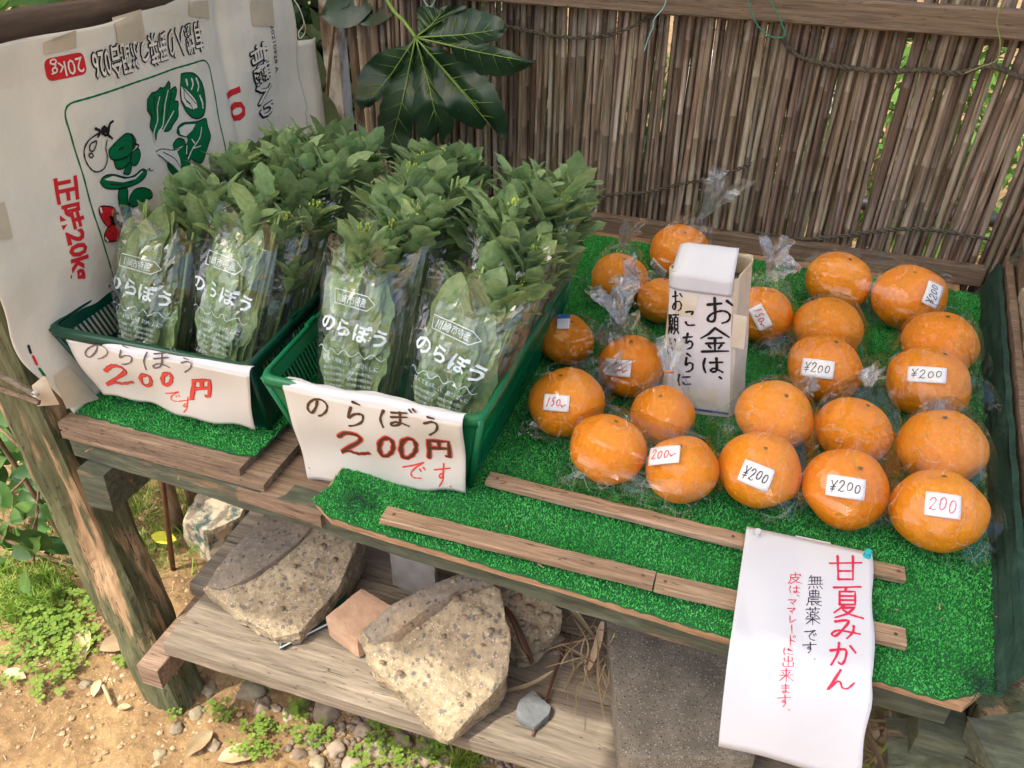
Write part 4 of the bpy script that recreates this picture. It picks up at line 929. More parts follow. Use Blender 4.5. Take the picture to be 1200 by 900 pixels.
vpoly(z5([(25,265),(60,210),(90,215),(125,170),(150,190),(190,125),(205,165),(200,200),(250,170),(260,215),(245,280),(280,285),(275,340),(280,400),(240,460),(225,500),(180,515),(150,480),(120,560),(105,590),(90,520),(60,470),(70,400),(30,350)]), m_green, 'leafy_greens', k=2)
vline([z5([(105,590),(95,520),(120,430),(110,330),(120,250)]), z5([(120,590),(130,520),(165,460),(170,300),(185,200)]), z5([(130,590),(160,520),(200,440),(240,360)])], m_white, 0.0024)
vline([z5([(75,240),(90,380)]), z5([(150,200),(150,400)]), z5([(215,220),(190,420)]), z5([(40,300),(80,420)])], m_black, 0.0012)
vpoly(z5([(285,75),(330,65),(380,75),(430,130),(455,200),(468,300),(455,390),(400,415),(350,380),(310,310),(288,220)]), m_green, 'cabbage')
ik = Ink(); ik.poly([sp(*q) for q in z5([(288,170),(320,190),(370,240),(400,280),(412,330),(380,345),(330,320),(300,270)])]); ik.lay('highlight', SF, m_white, sack, 0.0013, cell=0.009)
vline([z5([(355,110),(368,150),(360,190)]), z5([(390,110),(410,160),(405,205)]), z5([(320,120),(330,160)]), z5([(425,240),(445,290),(450,330)])], m_white, 0.0034)
vline([z5([(310,200),(320,260),(360,300)]), z5([(300,180),(340,230),(400,300)]), z5([(330,280),(370,320),(380,360)])], m_black, 0.0016)
vpoly(z5([(280,480),(310,450),(380,440),(430,430),(470,408),(480,470),(500,540),(485,620),(455,740),(420,745),(360,700),(340,640),(360,560),(300,545),(275,520)]), m_green, 'chinese_cabbage', k=3)
ik = Ink(); ik.poly([sp(*q) for q in z5([(288,490),(330,460),(400,455),(380,500),(340,550),(300,535)])]); ik.lay('highlight', SF, m_white, sack, 0.0013, cell=0.009)
vline([z5([(360,720),(390,640),(430,560),(440,480)]), z5([(390,640),(440,620)]), z5([(400,600),(380,570)]), z5([(350,680),(350,620)])], m_white, 0.0022)
vpoly(z5([(250,610),(280,565),(330,575),(345,620),(370,700),(370,770),(340,830),(300,860),(250,840),(210,790),(205,740),(260,700)]), m_green, 'spinach', k=3)
ik = Ink(); ik.poly([sp(*q) for q in z5([(115,665),(160,645),(250,655),(330,620),(280,665),(300,720),(310,840),(250,770),(180,720),(135,690)])]); ik.lay('highlight', SF, m_white, sack, 0.0013, cell=0.009)
vline([z5([(115,665),(160,645),(250,655),(300,640)]), z5([(135,690),(180,725),(240,790),(280,850)]), z5([(170,670),(260,720),(310,800)])], m_black, 0.0016)
s_text('JIS認定 OK', (248,118), (250,136), 0.004, m_red) if False else None
# fold marks near the lower front edge and tapes
for (a, c, m) in (((50,409),(52,417),m_black), ((54,421),(57,430),m_red), ((59,435),(63,443),m_green)):
    ik = Ink(); A = at(*a, x=-0.885); B = at(*c, x=-0.885); ik.add(*ribbon([(A.y, A.z), (B.y, B.z)], 0.004, 0)); ik.lay('fold_mark', SF, m, sack, 0.001)
def tape(P, name='tape', n=8, off=0.0016, over=0.0):
    q = [Vector(sp(*p)) for p in P]
    def f(u, v):
        w = q[0].lerp(q[1], u).lerp(q[3].lerp(q[2], u), v); y, z = w
        if z > 1.122:   # goes round the log
            s = (z - 1.122); a = min(s / 0.024, 2.3); return Vector((-0.915 + 0.0225*math.sin(max(0.9 - a*0.0, 0)+0.5 - a*0.75+0.3), y, 1.140 - 0.0225*math.cos(a + 0.75)))
        p, nn = SF(y, z); return p + nn * off
    b = MB(); b.grid(f, 6, n); b.build(name, m_tape, sack, True)
tape([(52,50),(86,35),(88,55),(55,64)]); tape([(128,20),(162,10),(170,48),(134,52)]); tape([(294,0),(322,0),(323,31),(296,30)]); tape([(218,2),(242,0),(246,22),(220,18)])
tape([(0,242),(14,238),(22,280),(4,282)]); tape([(62,441),(77,427),(101,464),(68,477)], off=0.002)
b = MB(); A = [at(37,452,y=0.705), at(52,440,y=0.70), at(70,474,y=0.712), at(44,476,y=0.703)]
b.grid(lambda u, v: A[0].lerp(A[1], u).lerp(A[3].lerp(A[2], u), v) + Vector((0, -0.004*math.sin(u*3)*math.sin(v*3), 0)), 5, 5); b.build('tape', m_tape, sack, True)
# clothes peg
peg = thing('clothes_peg', 'weathered wooden clothes peg clipping the tape at the left post', 'clothes peg', tuple(at(30,455,y=0.69)))
b = MB(); b.beam(at(-18,448,y=0.685), at(46,472,y=0.692), 0.007, 0.007, up=(0,-1,0.4), seg=5, jit=0.0004); b.build('arm', m_ply, peg)
b = MB(); b.beam(at(-12,432,y=0.685), at(44,464,y=0.692), 0.007, 0.007, up=(0,-1,0.4), seg=5, jit=0.0004); b.build('arm', m_shelf, peg)
b = MB(); c0 = at(39,463,y=0.683); b.tube([c0 + Vector((math.cos(a)*0.004, 0.0018*(a/6), math.sin(a)*0.004)) for a in np.linspace(0, 18, 40)], 0.0008, 5); b.tube([c0, c0 + Vector((0.008,0,-0.004))], 0.0008, 5); b.build('spring', m_metal, peg, True)

# ------------------------------------------------------------------ baskets
def basket(label, top, bot, m, z0, z1, depthseed):
    th = thing('plastic_basket', label, 'basket', (sum(p[0] for p in bot)/4, sum(p[1] for p in bot)/4, z0))
    Tp = [Vector((*p, z1)) for p in top]; Bp = [Vector((*p, z0)) for p in bot]
    for s in range(4):
        a0, a1, b0, b1 = Bp[s], Bp[(s+1) % 4], Tp[s], Tp[(s+1) % 4]
        P = lambda u, v: a0.lerp(a1, u).lerp(b0.lerp(b1, u), v)
        nrm = (a1 - a0).cross(b0 - a0).normalized(); Lw = (a1 - a0).length; b = MB()
        def strip(u0, u1, v0, v1, th_=0.0016):
            q = [P(u0, v0), P(u1, v0), P(u1, v1), P(u0, v1)]; b.add([x + nrm*th_/2 for x in q] + [x - nrm*th_/2 for x in q], ((0,1,2,3),(7,6,5,4),(0,4,5,1),(1,5,6,2),(2,6,7,3),(3,7,4,0)))
        cw = 0.024 / Lw
        for (v0, v1) in ((0, 0.10), (0.46, 0.53), (0.86, 1.0)): strip(0, 1, v0, v1, 0.0022)
        strip(0, cw, 0.10, 0.86, 0.002); strip(1-cw, 1, 0.10, 0.86, 0.002); strip(0.5-cw*0.4, 0.5+cw*0.4, 0.10, 0.86, 0.0026)
        nb = int(Lw / 0.0085)
        for i in range(1, nb): u = cw + (1-2*cw) * i / nb; strip(u-0.0013/Lw, u+0.0013/Lw, 0.10, 0.86, 0.0012)
        b.build('side_wall', m, th)
    # rim, rounded corners
    b = MB(); C0 = sum(Tp, Vector()) / 4; ring = []
    out = rrect([(p.x, p.y) for p in Tp], 0.018, 5)
    c2 = Vector((C0.x, C0.y)); n = len(out); prof = [(-0.0035, 0.0), (-0.0035, 0.003), (0.0, 0.0045), (0.006, 0.0035), (0.008, 0.0), (0.008, -0.009), (0.0058, -0.009), (0.0055, -0.001), (0.0, -0.001)]
    for p in out:
        d = (p - c2).normalized()
        for o_, z in prof: ring.append((p.x + d.x*o_, p.y + d.y*o_, z1 + z))
    k = len(prof); b.add(ring, [(i*k+j, i*k+(j+1)%k, ((i+1)%n)*k+(j+1)%k, ((i+1)%n)*k+j) for i in range(n) for j in range(k)]); b.build('rim', m, th, True)
    b = MB(); b.add([p + Vector((0,0,0.002)) for p in Bp] + [p + Vector((0,0,0.0005)) for p in Bp], ((0,1,2,3),(7,6,5,4),(0,4,5,1),(1,5,6,2),(2,6,7,3),(3,7,4,0))); b.build('base', m, th)
    for p, q in zip(Bp, Tp): b = MB(); b.tube([p, q], 0.0048, 8); b.build('corner_post', m, th, True)
    for f in (0.30, 0.62):       # stacking notches on the long side rims
        for sidei in (1, 3):
            a, c = Tp[sidei], Tp[(sidei+1) % 4]; p = a.lerp(c, f if sidei == 1 else 1-f); b = MB(); b.beam(p + (c-a).normalized()*-0.012 + Vector((0,0,0.006)), p + (c-a).normalized()*0.012 + Vector((0,0,0.006)), 0.006, 0.006, seg=1, jit=0); b.build('stacking_lug', m, th)
    return th
ZB = T + 0.007
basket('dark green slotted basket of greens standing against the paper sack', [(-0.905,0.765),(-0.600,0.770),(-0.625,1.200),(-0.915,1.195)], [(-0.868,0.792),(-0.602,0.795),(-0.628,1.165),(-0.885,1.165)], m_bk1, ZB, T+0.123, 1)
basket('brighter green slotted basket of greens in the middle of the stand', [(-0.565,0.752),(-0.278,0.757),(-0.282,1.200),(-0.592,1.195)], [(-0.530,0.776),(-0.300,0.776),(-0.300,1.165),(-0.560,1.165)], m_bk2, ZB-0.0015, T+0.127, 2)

# ------------------------------------------------------------------ hand written signs on the baskets
def basket_sign(label, yt, yb, corners, fold, m):
    """corners: pixel TL TR BR BL of the hanging sheet; plane leans from yt (top) to yb (bottom)"""
    zt, zb_ = T + 0.125, T + 0.01
    def inv(px, py):
        p = at(px, py, y=yt)
        for _ in range(6):
            t = (zt - p.z) / (zt - zb_); y = yt + (yb - yt) * t; p = at(px, py, y=y)
        return (p.x, p.z)
    TL, TR, BR, BL = [Vector(inv(*c)) for c in corners]
    def pos(x, z):
        t = (zt - z) / (zt - zb_); y = yt + (yb - yt) * t
        return Vector((x, y - 0.002 + 0.003*math.sin(x*40+z*30) + 0.002*math.sin(x*17-z*60) + noise.noise(Vector((x*12, z*12, 1)))*0.004 - 0.006*max(0, t-0.6)**2, z))
    th = thing('price_sign', label, 'sign', tuple(pos(*(TL.lerp(BR, 0.5)))))
    def g(u, v):
        w = TL.lerp(TR, u).lerp(BL.lerp(BR, u), v); e = 0.0022 * math.sin(u*23) * (1 if v > 0.95 else 0)
        return pos(w.x, w.y + e)
    b = MB(); b.grid(g, 40, 24); o = b.build('sheet', m, th, True); solidify(o, 0.0005)
    # the part folded over the rim
    def fl(u, v):
        p = g(u, 0); a = v * 2.7; jag = 0.002*math.sin(u*31) + (0.005 * math.exp(-((u-0.52)/0.09)**2)) 
        return p + Vector((0, 0.0075*(1-math.cos(min(a, 2.2))) + max(0, a-2.0)*(0.004+jag), 0.0085*math.sin(min(a, 2.2))*1.0 - max(0, a-2.2)*0.001))
    b = MB(); b.grid(fl, 40, 8); o = b.build('folded_edge', m_paper, th, True)
    return th, inv, surf(pos)
def glyph_at(ik, ch, box, inv, w, jit=1.5):
    x0, y0, x1, y1 = box; ik.glyph(ch, lambda a, c: inv(x0 + (x1-x0)*a, y0 + (y1-y0)*c), w, jit)
zoom6 = lambda x0, y0, x1, y1: (300+x0/4.615, 440+y0/4.615, 300+x1/4.615, 440+y1/4.615)
zoom5 = lambda x0, y0, x1, y1: (60+x0/4.615, 380+y0/4.615, 60+x1/4.615, 380+y1/4.615)
sg2, inv2, sf2 = basket_sign('white handwritten price sign with brown numerals outlined red, on the brighter basket', 0.742, 0.757, [(330,455),(544,494),(547,575),(366,556)], 1, m_cream)
ik = Ink()
for ch, bx in (('の',(262,100,415,222)), ('ら',(462,128,625,262)), ('ぼ',(650,170,868,276)), ('う',(890,196,1030,318))): glyph_at(ik, ch, zoom6(*bx), inv2, 0.0040)
ik.lay('lettering', sf2, m_brown, sg2, 0.0012)
nums2 = (('2',(415,285,640,440)), ('0',(655,312,770,432)), ('0',(762,325,885,452)), ('円',(905,338,1070,462)))
st_ = random.getstate(); ik = Ink()
for ch, bx in nums2: glyph_at(ik, ch, zoom6(*bx), inv2, 0.0085, 0)
ik.lay('lettering', sf2, m_redm, sg2, 0.0010)
ik = Ink()
for ch, bx in nums2: glyph_at(ik, ch, zoom6(*bx), inv2, 0.0048, 0)
ik.lay('lettering', sf2, m_brown, sg2, 0.0014)
ik = Ink()
for ch, bx in (('で',(790,462,925,552)), ('す',(955,478,1055,592)), ('.',(1030,570,1090,610))): glyph_at(ik, ch, zoom6(*bx), inv2, 0.0026)
ik.lay('lettering', sf2, m_redm, sg2, 0.0010)
sg1, inv1, sf1 = basket_sign('white handwritten price sign with pale red numerals, on the dark basket by the sack', 0.758, 0.773, [(78,398),(293,440),(299,503),(124,461)], 1, m_cream)
ik = Ink()
for ch, bx in (('の',(170,95,335,190)), ('ら',(345,95,490,210)), ('ぼ',(500,125,680,240)), ('う',(685,170,790,260))): glyph_at(ik, ch, zoom5(*bx), inv1, 0.0026)
ik.lay('lettering', sf1, mat('grey_marker', [(0.4,(0.13,0.10,0.10)),(0.6,(0.2,0.16,0.15))], 20, bump=0), sg1, 0.0012)
nums1 = (('2',(270,210,460,340)), ('0',(475,250,572,335)), ('0',(600,250,672,325)), ('円',(750,292,872,405)))
ik = Ink()
for ch, bx in nums1: glyph_at(ik, ch, zoom5(*bx), inv1, 0.0066, 0)
ik.lay('lettering', sf1, flat('dark_red_outline', (0.22, 0.03, 0.03)), sg1, 0.0010)
ik = Ink()
for ch, bx in nums1: glyph_at(ik, ch, zoom5(*bx), inv1, 0.0050, 0)
ik.lay('lettering', sf1, m_redm, sg1, 0.0014)
ik = Ink()
for ch, bx in (('で',(622,348,712,410)), ('す',(700,380,792,462))): glyph_at(ik, ch, zoom5(*bx), inv1, 0.0019)
ik.lay('lettering', sf1, m_redm, sg1, 0.0010)

# ------------------------------------------------------------------ packs of greens
L_in = [leaf_mesh('leaf', 0.125, 0.050, 3, 0.09, 0.08, 0.10, m_leafn, s, 12, 4, 0.18) for s in range(4)]
L_out = [leaf_mesh('leaf', 0.050, 0.0175, 2, 0.10, 0.30, 0.18, m_leafn, s+10, 9, 4, 0.12) for s in range(6)] + [leaf_mesh('leaf', 0.064, 0.028, 3, 0.16, 0.22, 0.12, m_leafn, s+20, 10, 4, 0.15) for s in range(3)]
def bud_mesh():
    V = []; F = []
    v0, f0 = ICO1
    for i in range(13):
        r_ = random.uniform(0, 0.008); a = random.uniform(0, 6.28); c = Vector((math.cos(a)*r_, random.uniform(0.004, 0.016), math.sin(a)*r_)); n = len(V)
        for v in v0: V.append(tuple(c + Vector((v.x*0.0015, v.y*0.0027, v.z*0.0015))))
        F += [tuple(k+n for k in f) for f in f0[::1]]
    me = bpy.data.meshes.new('flower_bud'); me.from_pydata(V, [], F); me.materials.append(m_bud); return me
BUD = [bud_mesh() for _ in range(3)]
def pack(label, base, lean, yaw, Wd, Ln, text, nin, ntips, tipz=0.05, crown=(0.052, 0.03), front=True, roll=0.0):
    base = Vector(base); th = thing('greens_pack', label, 'bag of greens', tuple(base), 'packed greens in the two baskets')
    a = Vector((math.sin(yaw)*math.sin(lean), math.cos(yaw)*math.sin(lean), math.cos(lean))); a = (a + Vector((roll, 0, 0))).normalized()
    x = Vector((math.cos(yaw), -math.sin(yaw), 0)); x = (x - a*x.dot(a)).normalized(); n = x.cross(a)
    if n.y > 0: n = -n
    sd = random.uniform(0, 50)
    def wd(t): return Wd * (0.62 + 0.38 * min(1, t*1.6)) * (1 + 0.05*math.sin(t*9+sd))
    def dp(t): return 0.028 * (0.55 + 0.75*math.sin(min(1, t*1.1)*math.pi*0.75))
    def front_pos(u, v):       # u across -1..1, v along 0..1
        d = dp(v) * math.sqrt(max(0, 1 - abs(u)**2.6)); q = base + a*(v*Ln) + x*(u*wd(v)/2)
        cr = 0.0055*abs(math.sin(u*5.3+v*8+sd+1.5*noise.noise(Vector((u, v*3, sd))))) + 0.004*noise.noise(Vector((u*2.2+sd, v*4.5, 0))) + 0.0055*abs(noise.noise(Vector((u*3.5-v*6, v*7+u*2, sd)))) + 0.003*abs(noise.noise(Vector((u*8+v*5, v*16, sd+4))))
        if v > 0.86: q += n*(0.02*(v-0.86)/0.14*math.sin(u*7+sd)); q += a*(0.012*math.sin(u*9+sd)*(v-0.86)/0.14)
        return q + n*(d + cr*(1 - abs(u)**4))
    def back_pos(u, v):
        d = dp(v) * 0.6 * math.sqrt(max(0, 1 - abs(u)**2.6)); return base + a*(v*Ln*0.93) + x*(u*wd(v)/2) - n*d
    b = MB(); b.grid(lambda u, v: front_pos(u*2-1, v), 26, 34); b.grid(lambda u, v: back_pos(u*2-1, v), 10, 10)
    b.build('film', m_filmg, th)
    if text:
        fs = surf(lambda u, v: front_pos(u, v)); sgn = 1
        # u,v -> metric: 1 unit u = wd/2 ; so draw in metres and convert
        def F2(X, Y): return fs(X / (wd(0.6)/2), Y / Ln)
        hw = wd(0.6)/2
        ik = Ink(); ik.text(text, (-hw*0.70, Ln*0.56+0.006), (hw*0.72, Ln*0.55-0.004), 0.021, 0.028, 1.05)
        ik.lay('lettering', F2, m_fprint, th, 0.0009)
        ik = Ink(); bx = [(-hw*0.45, Ln*0.71), (hw*0.30, Ln*0.70), (hw*0.46, Ln*0.735), (hw*0.30, Ln*0.77), (-hw*0.45, Ln*0.78), (-hw*0.45, Ln*0.71)]
        ik.stroke(bx, 0.0012, 0, sm=False); ik.text('川崎市特産', (-hw*0.38, Ln*0.723), (hw*0.28, Ln*0.718), 0.0105, 0.01)
        ik.stroke([(-hw*0.75 + hw*1.5*i/24, Ln*0.48 + 0.0035*math.sin(i*1.3)) for i in range(25)], 0.0008, 0)
        ik.stroke([(-hw*0.75 + hw*1.5*i/24, Ln*0.17 + 0.0035*math.sin(i*1.3)) for i in range(25)], 0.0008, 0)
        ik.text('甘くて美味しい、おひたしに', (-hw*0.6, Ln*0.43), (hw*0.66, Ln*0.41), 0.0062, 0)
        for k in range(6):
            ik.text('菜の花の仲間です', (-hw*0.55, Ln*(0.385-0.03*k)), (-hw*0.05, Ln*(0.382-0.03*k)), 0.0042, 0)
            ik.text('炒め物や和え物に', (hw*0.05, Ln*(0.38-0.03*k)), (hw*0.58, Ln*(0.375-0.03*k)), 0.0042, 0)
        c_ = (hw*0.12, Ln*0.11); ik.stroke([(c_[0]+0.0085*math.cos(t), c_[1]+0.0085*math.sin(t)) for t in np.linspace(0, 6.4, 22)], 0.0011, 0)
        for t in (0.6, 1.57, 2.5): ik.stroke([(c_[0], c_[1]-0.005), (c_[0]+0.006*math.cos(t), c_[1]+0.006*math.sin(t))], 0.0018, 0)
        ik.stroke([(c_[0]-0.0055, c_[1]-0.003), (c_[0], c_[1]-0.0055), (c_[0]+0.0055, c_[1]-0.003)], 0.0013, 0)
        ik.lay('small_print', F2, m_fprint, th, 0.0009, kind='stuff')
    # stems
    for i in range(12 if front else 3):
        u = random.uniform(-0.75, 0.75); b = MB(); p0 = base + a*0.006 + x*(u*wd(0)/2) + n*random.uniform(-0.012, 0.012); p1 = base + a*(Ln*random.uniform(0.8, 1.1)) + x*(u*1.1*wd(1)/2) + n*random.uniform(-0.01, 0.012)
        b.tube(smooth_pts([p0, p0.lerp(p1, 0.5) + n*random.uniform(-0.005, 0.008), p1], 4), [0.0034 - 0.0002*k for k in range(9)], 6); b.build('stem', m_stem, th, True)
    for i in range(nin):
        u = random.uniform(-0.58, 0.58); v = random.uniform(-0.02, 0.5) if i > 7 else random.uniform(0.4, 0.55)
        dd = dp(v+0.2) * math.sqrt(max(0.05, 1 - abs(u)**2.6)); p = base + a*(v*Ln) + x*(u*wd(v)/2*0.8) + n*(dd*random.uniform(0.35, 0.80))
        inst('leaf', random.choice(L_in), th, p, look_rot(a + x*random.uniform(-0.14, 0.14) + n*random.uniform(-0.02, 0.10), n + x*random.gauss(0, 0.28)), random.uniform(0.75, 1.15) * (1 if v < 0.55 else 0.75))
    # rosettes at the top, each round its buds
    low = 0 if text and nin > 10 else (9 if nin else 6)
    for k in range(ntips + low):
        tp = base + a*(Ln + random.uniform(-0.025, tipz)) + x*(random.uniform(-1, 1)*crown[0]) + n*(random.uniform(-0.7, 1)*crown[1])
        if k >= ntips: tp = base + a*(Ln - random.uniform(0.02, 0.10)) + x*(random.uniform(-1, 1)*crown[0]*1.15) + n*(random.uniform(0.4, 1.2)*crown[1])
        if random.random() < 0.8: inst('flower_bud', random.choice(BUD), th, tp, look_rot(a + rv(0.2), n), random.uniform(0.8, 1.25))
        for j in range(11):
            an = j * 0.7 * math.pi + random.uniform(0, 0.7); o = x*math.cos(an) + n*math.sin(an); el = random.uniform(0.15, 1.0)
            d = (a*math.sin(0.35+el) + o*math.cos(0.35+el)*1.0 + Vector((0,0,0.1))).normalized()
            inst('leaf', random.choice(L_out), th, tp - a*random.uniform(0.006, 0.038), look_rot(d, a*1.0 - o*0.9 + rv(0.2) + Vector((0,-0.25,0.2))), random.uniform(0.6, 1.15))
    return th
random.seed(21)
# dark basket: front two, middle two, rear ones
Z0 = T + 0.012
pack('left front pack of greens leaning in the dark basket beside the printed sack', (-0.815,0.812,Z0), rad(26), rad(3), 0.142, 0.245, 'のらぼう', 26, 3, 0.0, front=True)
pack('right front pack of greens in the dark basket, next to the brighter basket', (-0.695,0.815,Z0), rad(27), rad(10), 0.140, 0.272, 'のらぼう', 26, 6, 0.02, front=True)
pack('left pack of greens in the second row of the dark basket', (-0.795,0.885,Z0+0.01), rad(27), rad(6), 0.13, 0.240, '', 5, 12, 0.01)
pack('right pack of greens in the second row of the dark basket', (-0.685,0.89,Z0+0.01), rad(28), rad(12), 0.13, 0.25, 'のらぼう', 5, 12, 0.03)
pack('left pack of greens in the third row of the dark basket', (-0.785,0.965,Z0+0.015), rad(28), rad(6), 0.13, 0.245, '', 1, 13, 0.02)
pack('right pack of greens in the third row of the dark basket', (-0.675,0.97,Z0+0.02), rad(28), rad(10), 0.13, 0.262, '', 1, 13, 0.02)
pack('rearmost left pack of greens in the dark basket, before the paper sack end', (-0.775,1.06,Z0+0.015), rad(30), rad(4), 0.13, 0.25, '', 0, 15, 0.03, (0.065,0.045))
pack('rearmost right pack of greens in the dark basket, below the hanging leaf', (-0.67,1.07,Z0+0.022), rad(30), rad(6), 0.13, 0.245, '', 0, 15, 0.03, (0.065,0.045))
# brighter basket
pack('left front pack of greens in the brighter basket', (-0.478,0.800,Z0), rad(24), rad(0), 0.136, 0.262, 'のらぼう', 26, 5, 0.01, front=True)
pack('right front pack of greens in the brighter basket, nearest the oranges', (-0.365,0.795,Z0), rad(26), rad(6), 0.145, 0.245, 'のらぼう', 26, 4, 0.01, front=True, roll=0.12)
pack('left pack of greens in the second row of the brighter basket', (-0.475,0.875,Z0+0.01), rad(25), rad(0), 0.13, 0.265, '', 5, 12, 0.02)
pack('right pack of greens in the second row of the brighter basket', (-0.355,0.88,Z0+0.01), rad(25), rad(6), 0.13, 0.262, '', 5, 13, 0.03, roll=0.12)
pack('left pack of greens in the third row of the brighter basket', (-0.475,0.96,Z0+0.02), rad(26), rad(0), 0.13, 0.262, '', 1, 13, 0.02)
pack('right pack of greens in the third row of the brighter basket', (-0.35,0.965,Z0+0.02), rad(26), rad(6), 0.13, 0.26, '', 1, 13, 0.02, roll=0.12)
pack('rearmost left pack of greens in the brighter basket', (-0.475,1.06,Z0+0.025), rad(28), rad(-2), 0.13, 0.245, '', 0, 15, 0.03, (0.065,0.045))
pack('rearmost right pack of greens in the brighter basket, before the reeds', (-0.345,1.065,Z0+0.02), rad(28), rad(6), 0.13, 0.235, '', 0, 15, 0.03, (0.065,0.045), roll=0.08)

# ------------------------------------------------------------------ oranges
random.seed(5)
def orange_mesh(seed):
    V = []; V0, F0 = ICO4; sd = Vector((seed*3.3, seed*1.1, 0))
    for v in V0:
        v = v.normalized(); r = 1 + noise.noise(v*1.4 + sd)*0.055 + noise.noise(v*4 + sd)*0.012 + noise.noise(v*11 + sd)*0.004
        z = v.z * 0.87; k = 1 - 0.05*math.exp(-((1-abs(v.z))/0.02)) 
        V.append((v.x*r, v.y*r, z*r*k))
    me = bpy.data.meshes.new('orange'); me.from_pydata(V, [], F0); me.polygons.foreach_set('use_smooth', [True]*len(F0)); me.materials.append(m_orange); return me
OM = [orange_mesh(i) for i in range(5)]
def cal_mesh():
    b = MB(); V0, F0 = ICO1; b.add([(v.x*0.05, v.y*0.05, v.z*0.02) for v in V0], F0)
    for i in range(5): a = i*1.257; b.add([(0,0,0.02), (math.cos(a-0.3)*0.05, math.sin(a-0.3)*0.05, 0.012), (math.cos(a)*0.085, math.sin(a)*0.085, 0.006), (math.cos(a+0.3)*0.05, math.sin(a+0.3)*0.05, 0.012)], [(0,1,2,3)])
    me = bpy.data.meshes.new('calyx'); me.from_pydata(b.v, [], b.f); me.materials.append(m_stemend); return me
CAL = cal_mesh()
TS = T + 0.0055       # top of the pile
#        px   py   r(px)  lift  label
OR = {
'a':(726,327,34,0,'lone orange behind the others at the rear left, beside the greens'),
'b':(797,296,36,0,'orange half hidden behind the top of the money box'),
'c':(776,352,31,0,'orange glimpsed between the crumpled film and the left of the money box'),
'd':(664,398,33,0,'orange next to the basket rim with a blue and white tag on top'),
'e':(740,429,41,0,'orange just left of the money box under a red 150 sticker'),
'f':(664,471,46,0,'orange close to the basket corner with a red 150 sticker'),
'g':(893,369,38,0,'orange right of the money box with a tilted red 150 sticker'),
'h1':(712,526,47,0,'large bare orange at the front, nearest the basket'),
'h2':(800,550,44,0,'front orange under the red 200 sticker left of the row of yen stickers'),
'h3':(776,487,39,0.004,'orange in the knotted bag directly before the money box'),
'i1':(908,487,46,0.004,'rear orange of the left pair in the front row'),
'i2':(893,551,49,0,'front orange of the left pair in the front row, yen 200 sticker'),
'j1':(1000,505,45,0.004,'rear orange of the middle pair in the front row'),
'j2':(991,572,51,0,'front orange of the middle pair in the front row, yen 200 sticker'),
'k1':(1103,525,51,0.004,'rear orange of the right corner pair'),
'k2':(1095,597,55,0,'largest orange at the front right corner under a faint red 200 sticker'),
'l1':(970,384,41,0.004,'rear orange of the pair right of the money box'),
'l2':(966,432,45,0,'front orange of the pair right of the money box'),
'm1':(1101,403,44,0.004,'rear orange of the pair beside the dark side panel'),
'm2':(1087,449,49,0,'front orange of the pair beside the dark side panel'),
'n1':(985,330,39,0,'left orange of the side by side pair at the very back'),
'n2':(1063,348,43,0,'right orange of the side by side pair at the very back, sideways sticker'),
}
OC = {}
for k, (px, py, r_, lift, lab) in OR.items():
    r = 0.05; 
    for _ in range(4):
        p = at(px, py, z=TS + r*0.86 + lift); r = r_ * mpp(p) * 0.965
    OC[k] = (p, r)
# push overlapping neighbours apart a little
for _ in range(12):
    ks = list(OC)
    for i in range(len(ks)):
        for j in range(i+1, len(ks)):
            (p, r), (q, s) = OC[ks[i]], OC[ks[j]]; d = Vector((q.x-p.x, q.y-p.y, 0)); g = (r+s)*1.0 - d.length
            if g > 0: d.normalize(); OC[ks[i]] = (p - d*g*0.5, r); OC[ks[j]] = (q + d*g*0.5, s)
for n_, (k, (p, r)) in enumerate(OC.items()):
    o = bpy.data.objects.new('orange', OM[n_ % 5]); C.objects.link(o)
    o.location = p; o.scale = (r, r, r); ORG[o.name] = p.copy()
    tilt = Matrix.Rotation(random.uniform(-0.25, 0.25), 4, 'X') @ Matrix.Rotation(random.uniform(-0.25, 0.25), 4, 'Y') @ Matrix.Rotation(random.uniform(0, 6.28), 4, 'Z')
    o.rotation_euler = tilt.to_euler(); tag(o, OR[k][4], 'orange', 'bagged oranges on the turf mat')
    c = bpy.data.objects.new('calyx', CAL); C.objects.link(c); c.parent = o; c.location = (0, 0, 0.835)

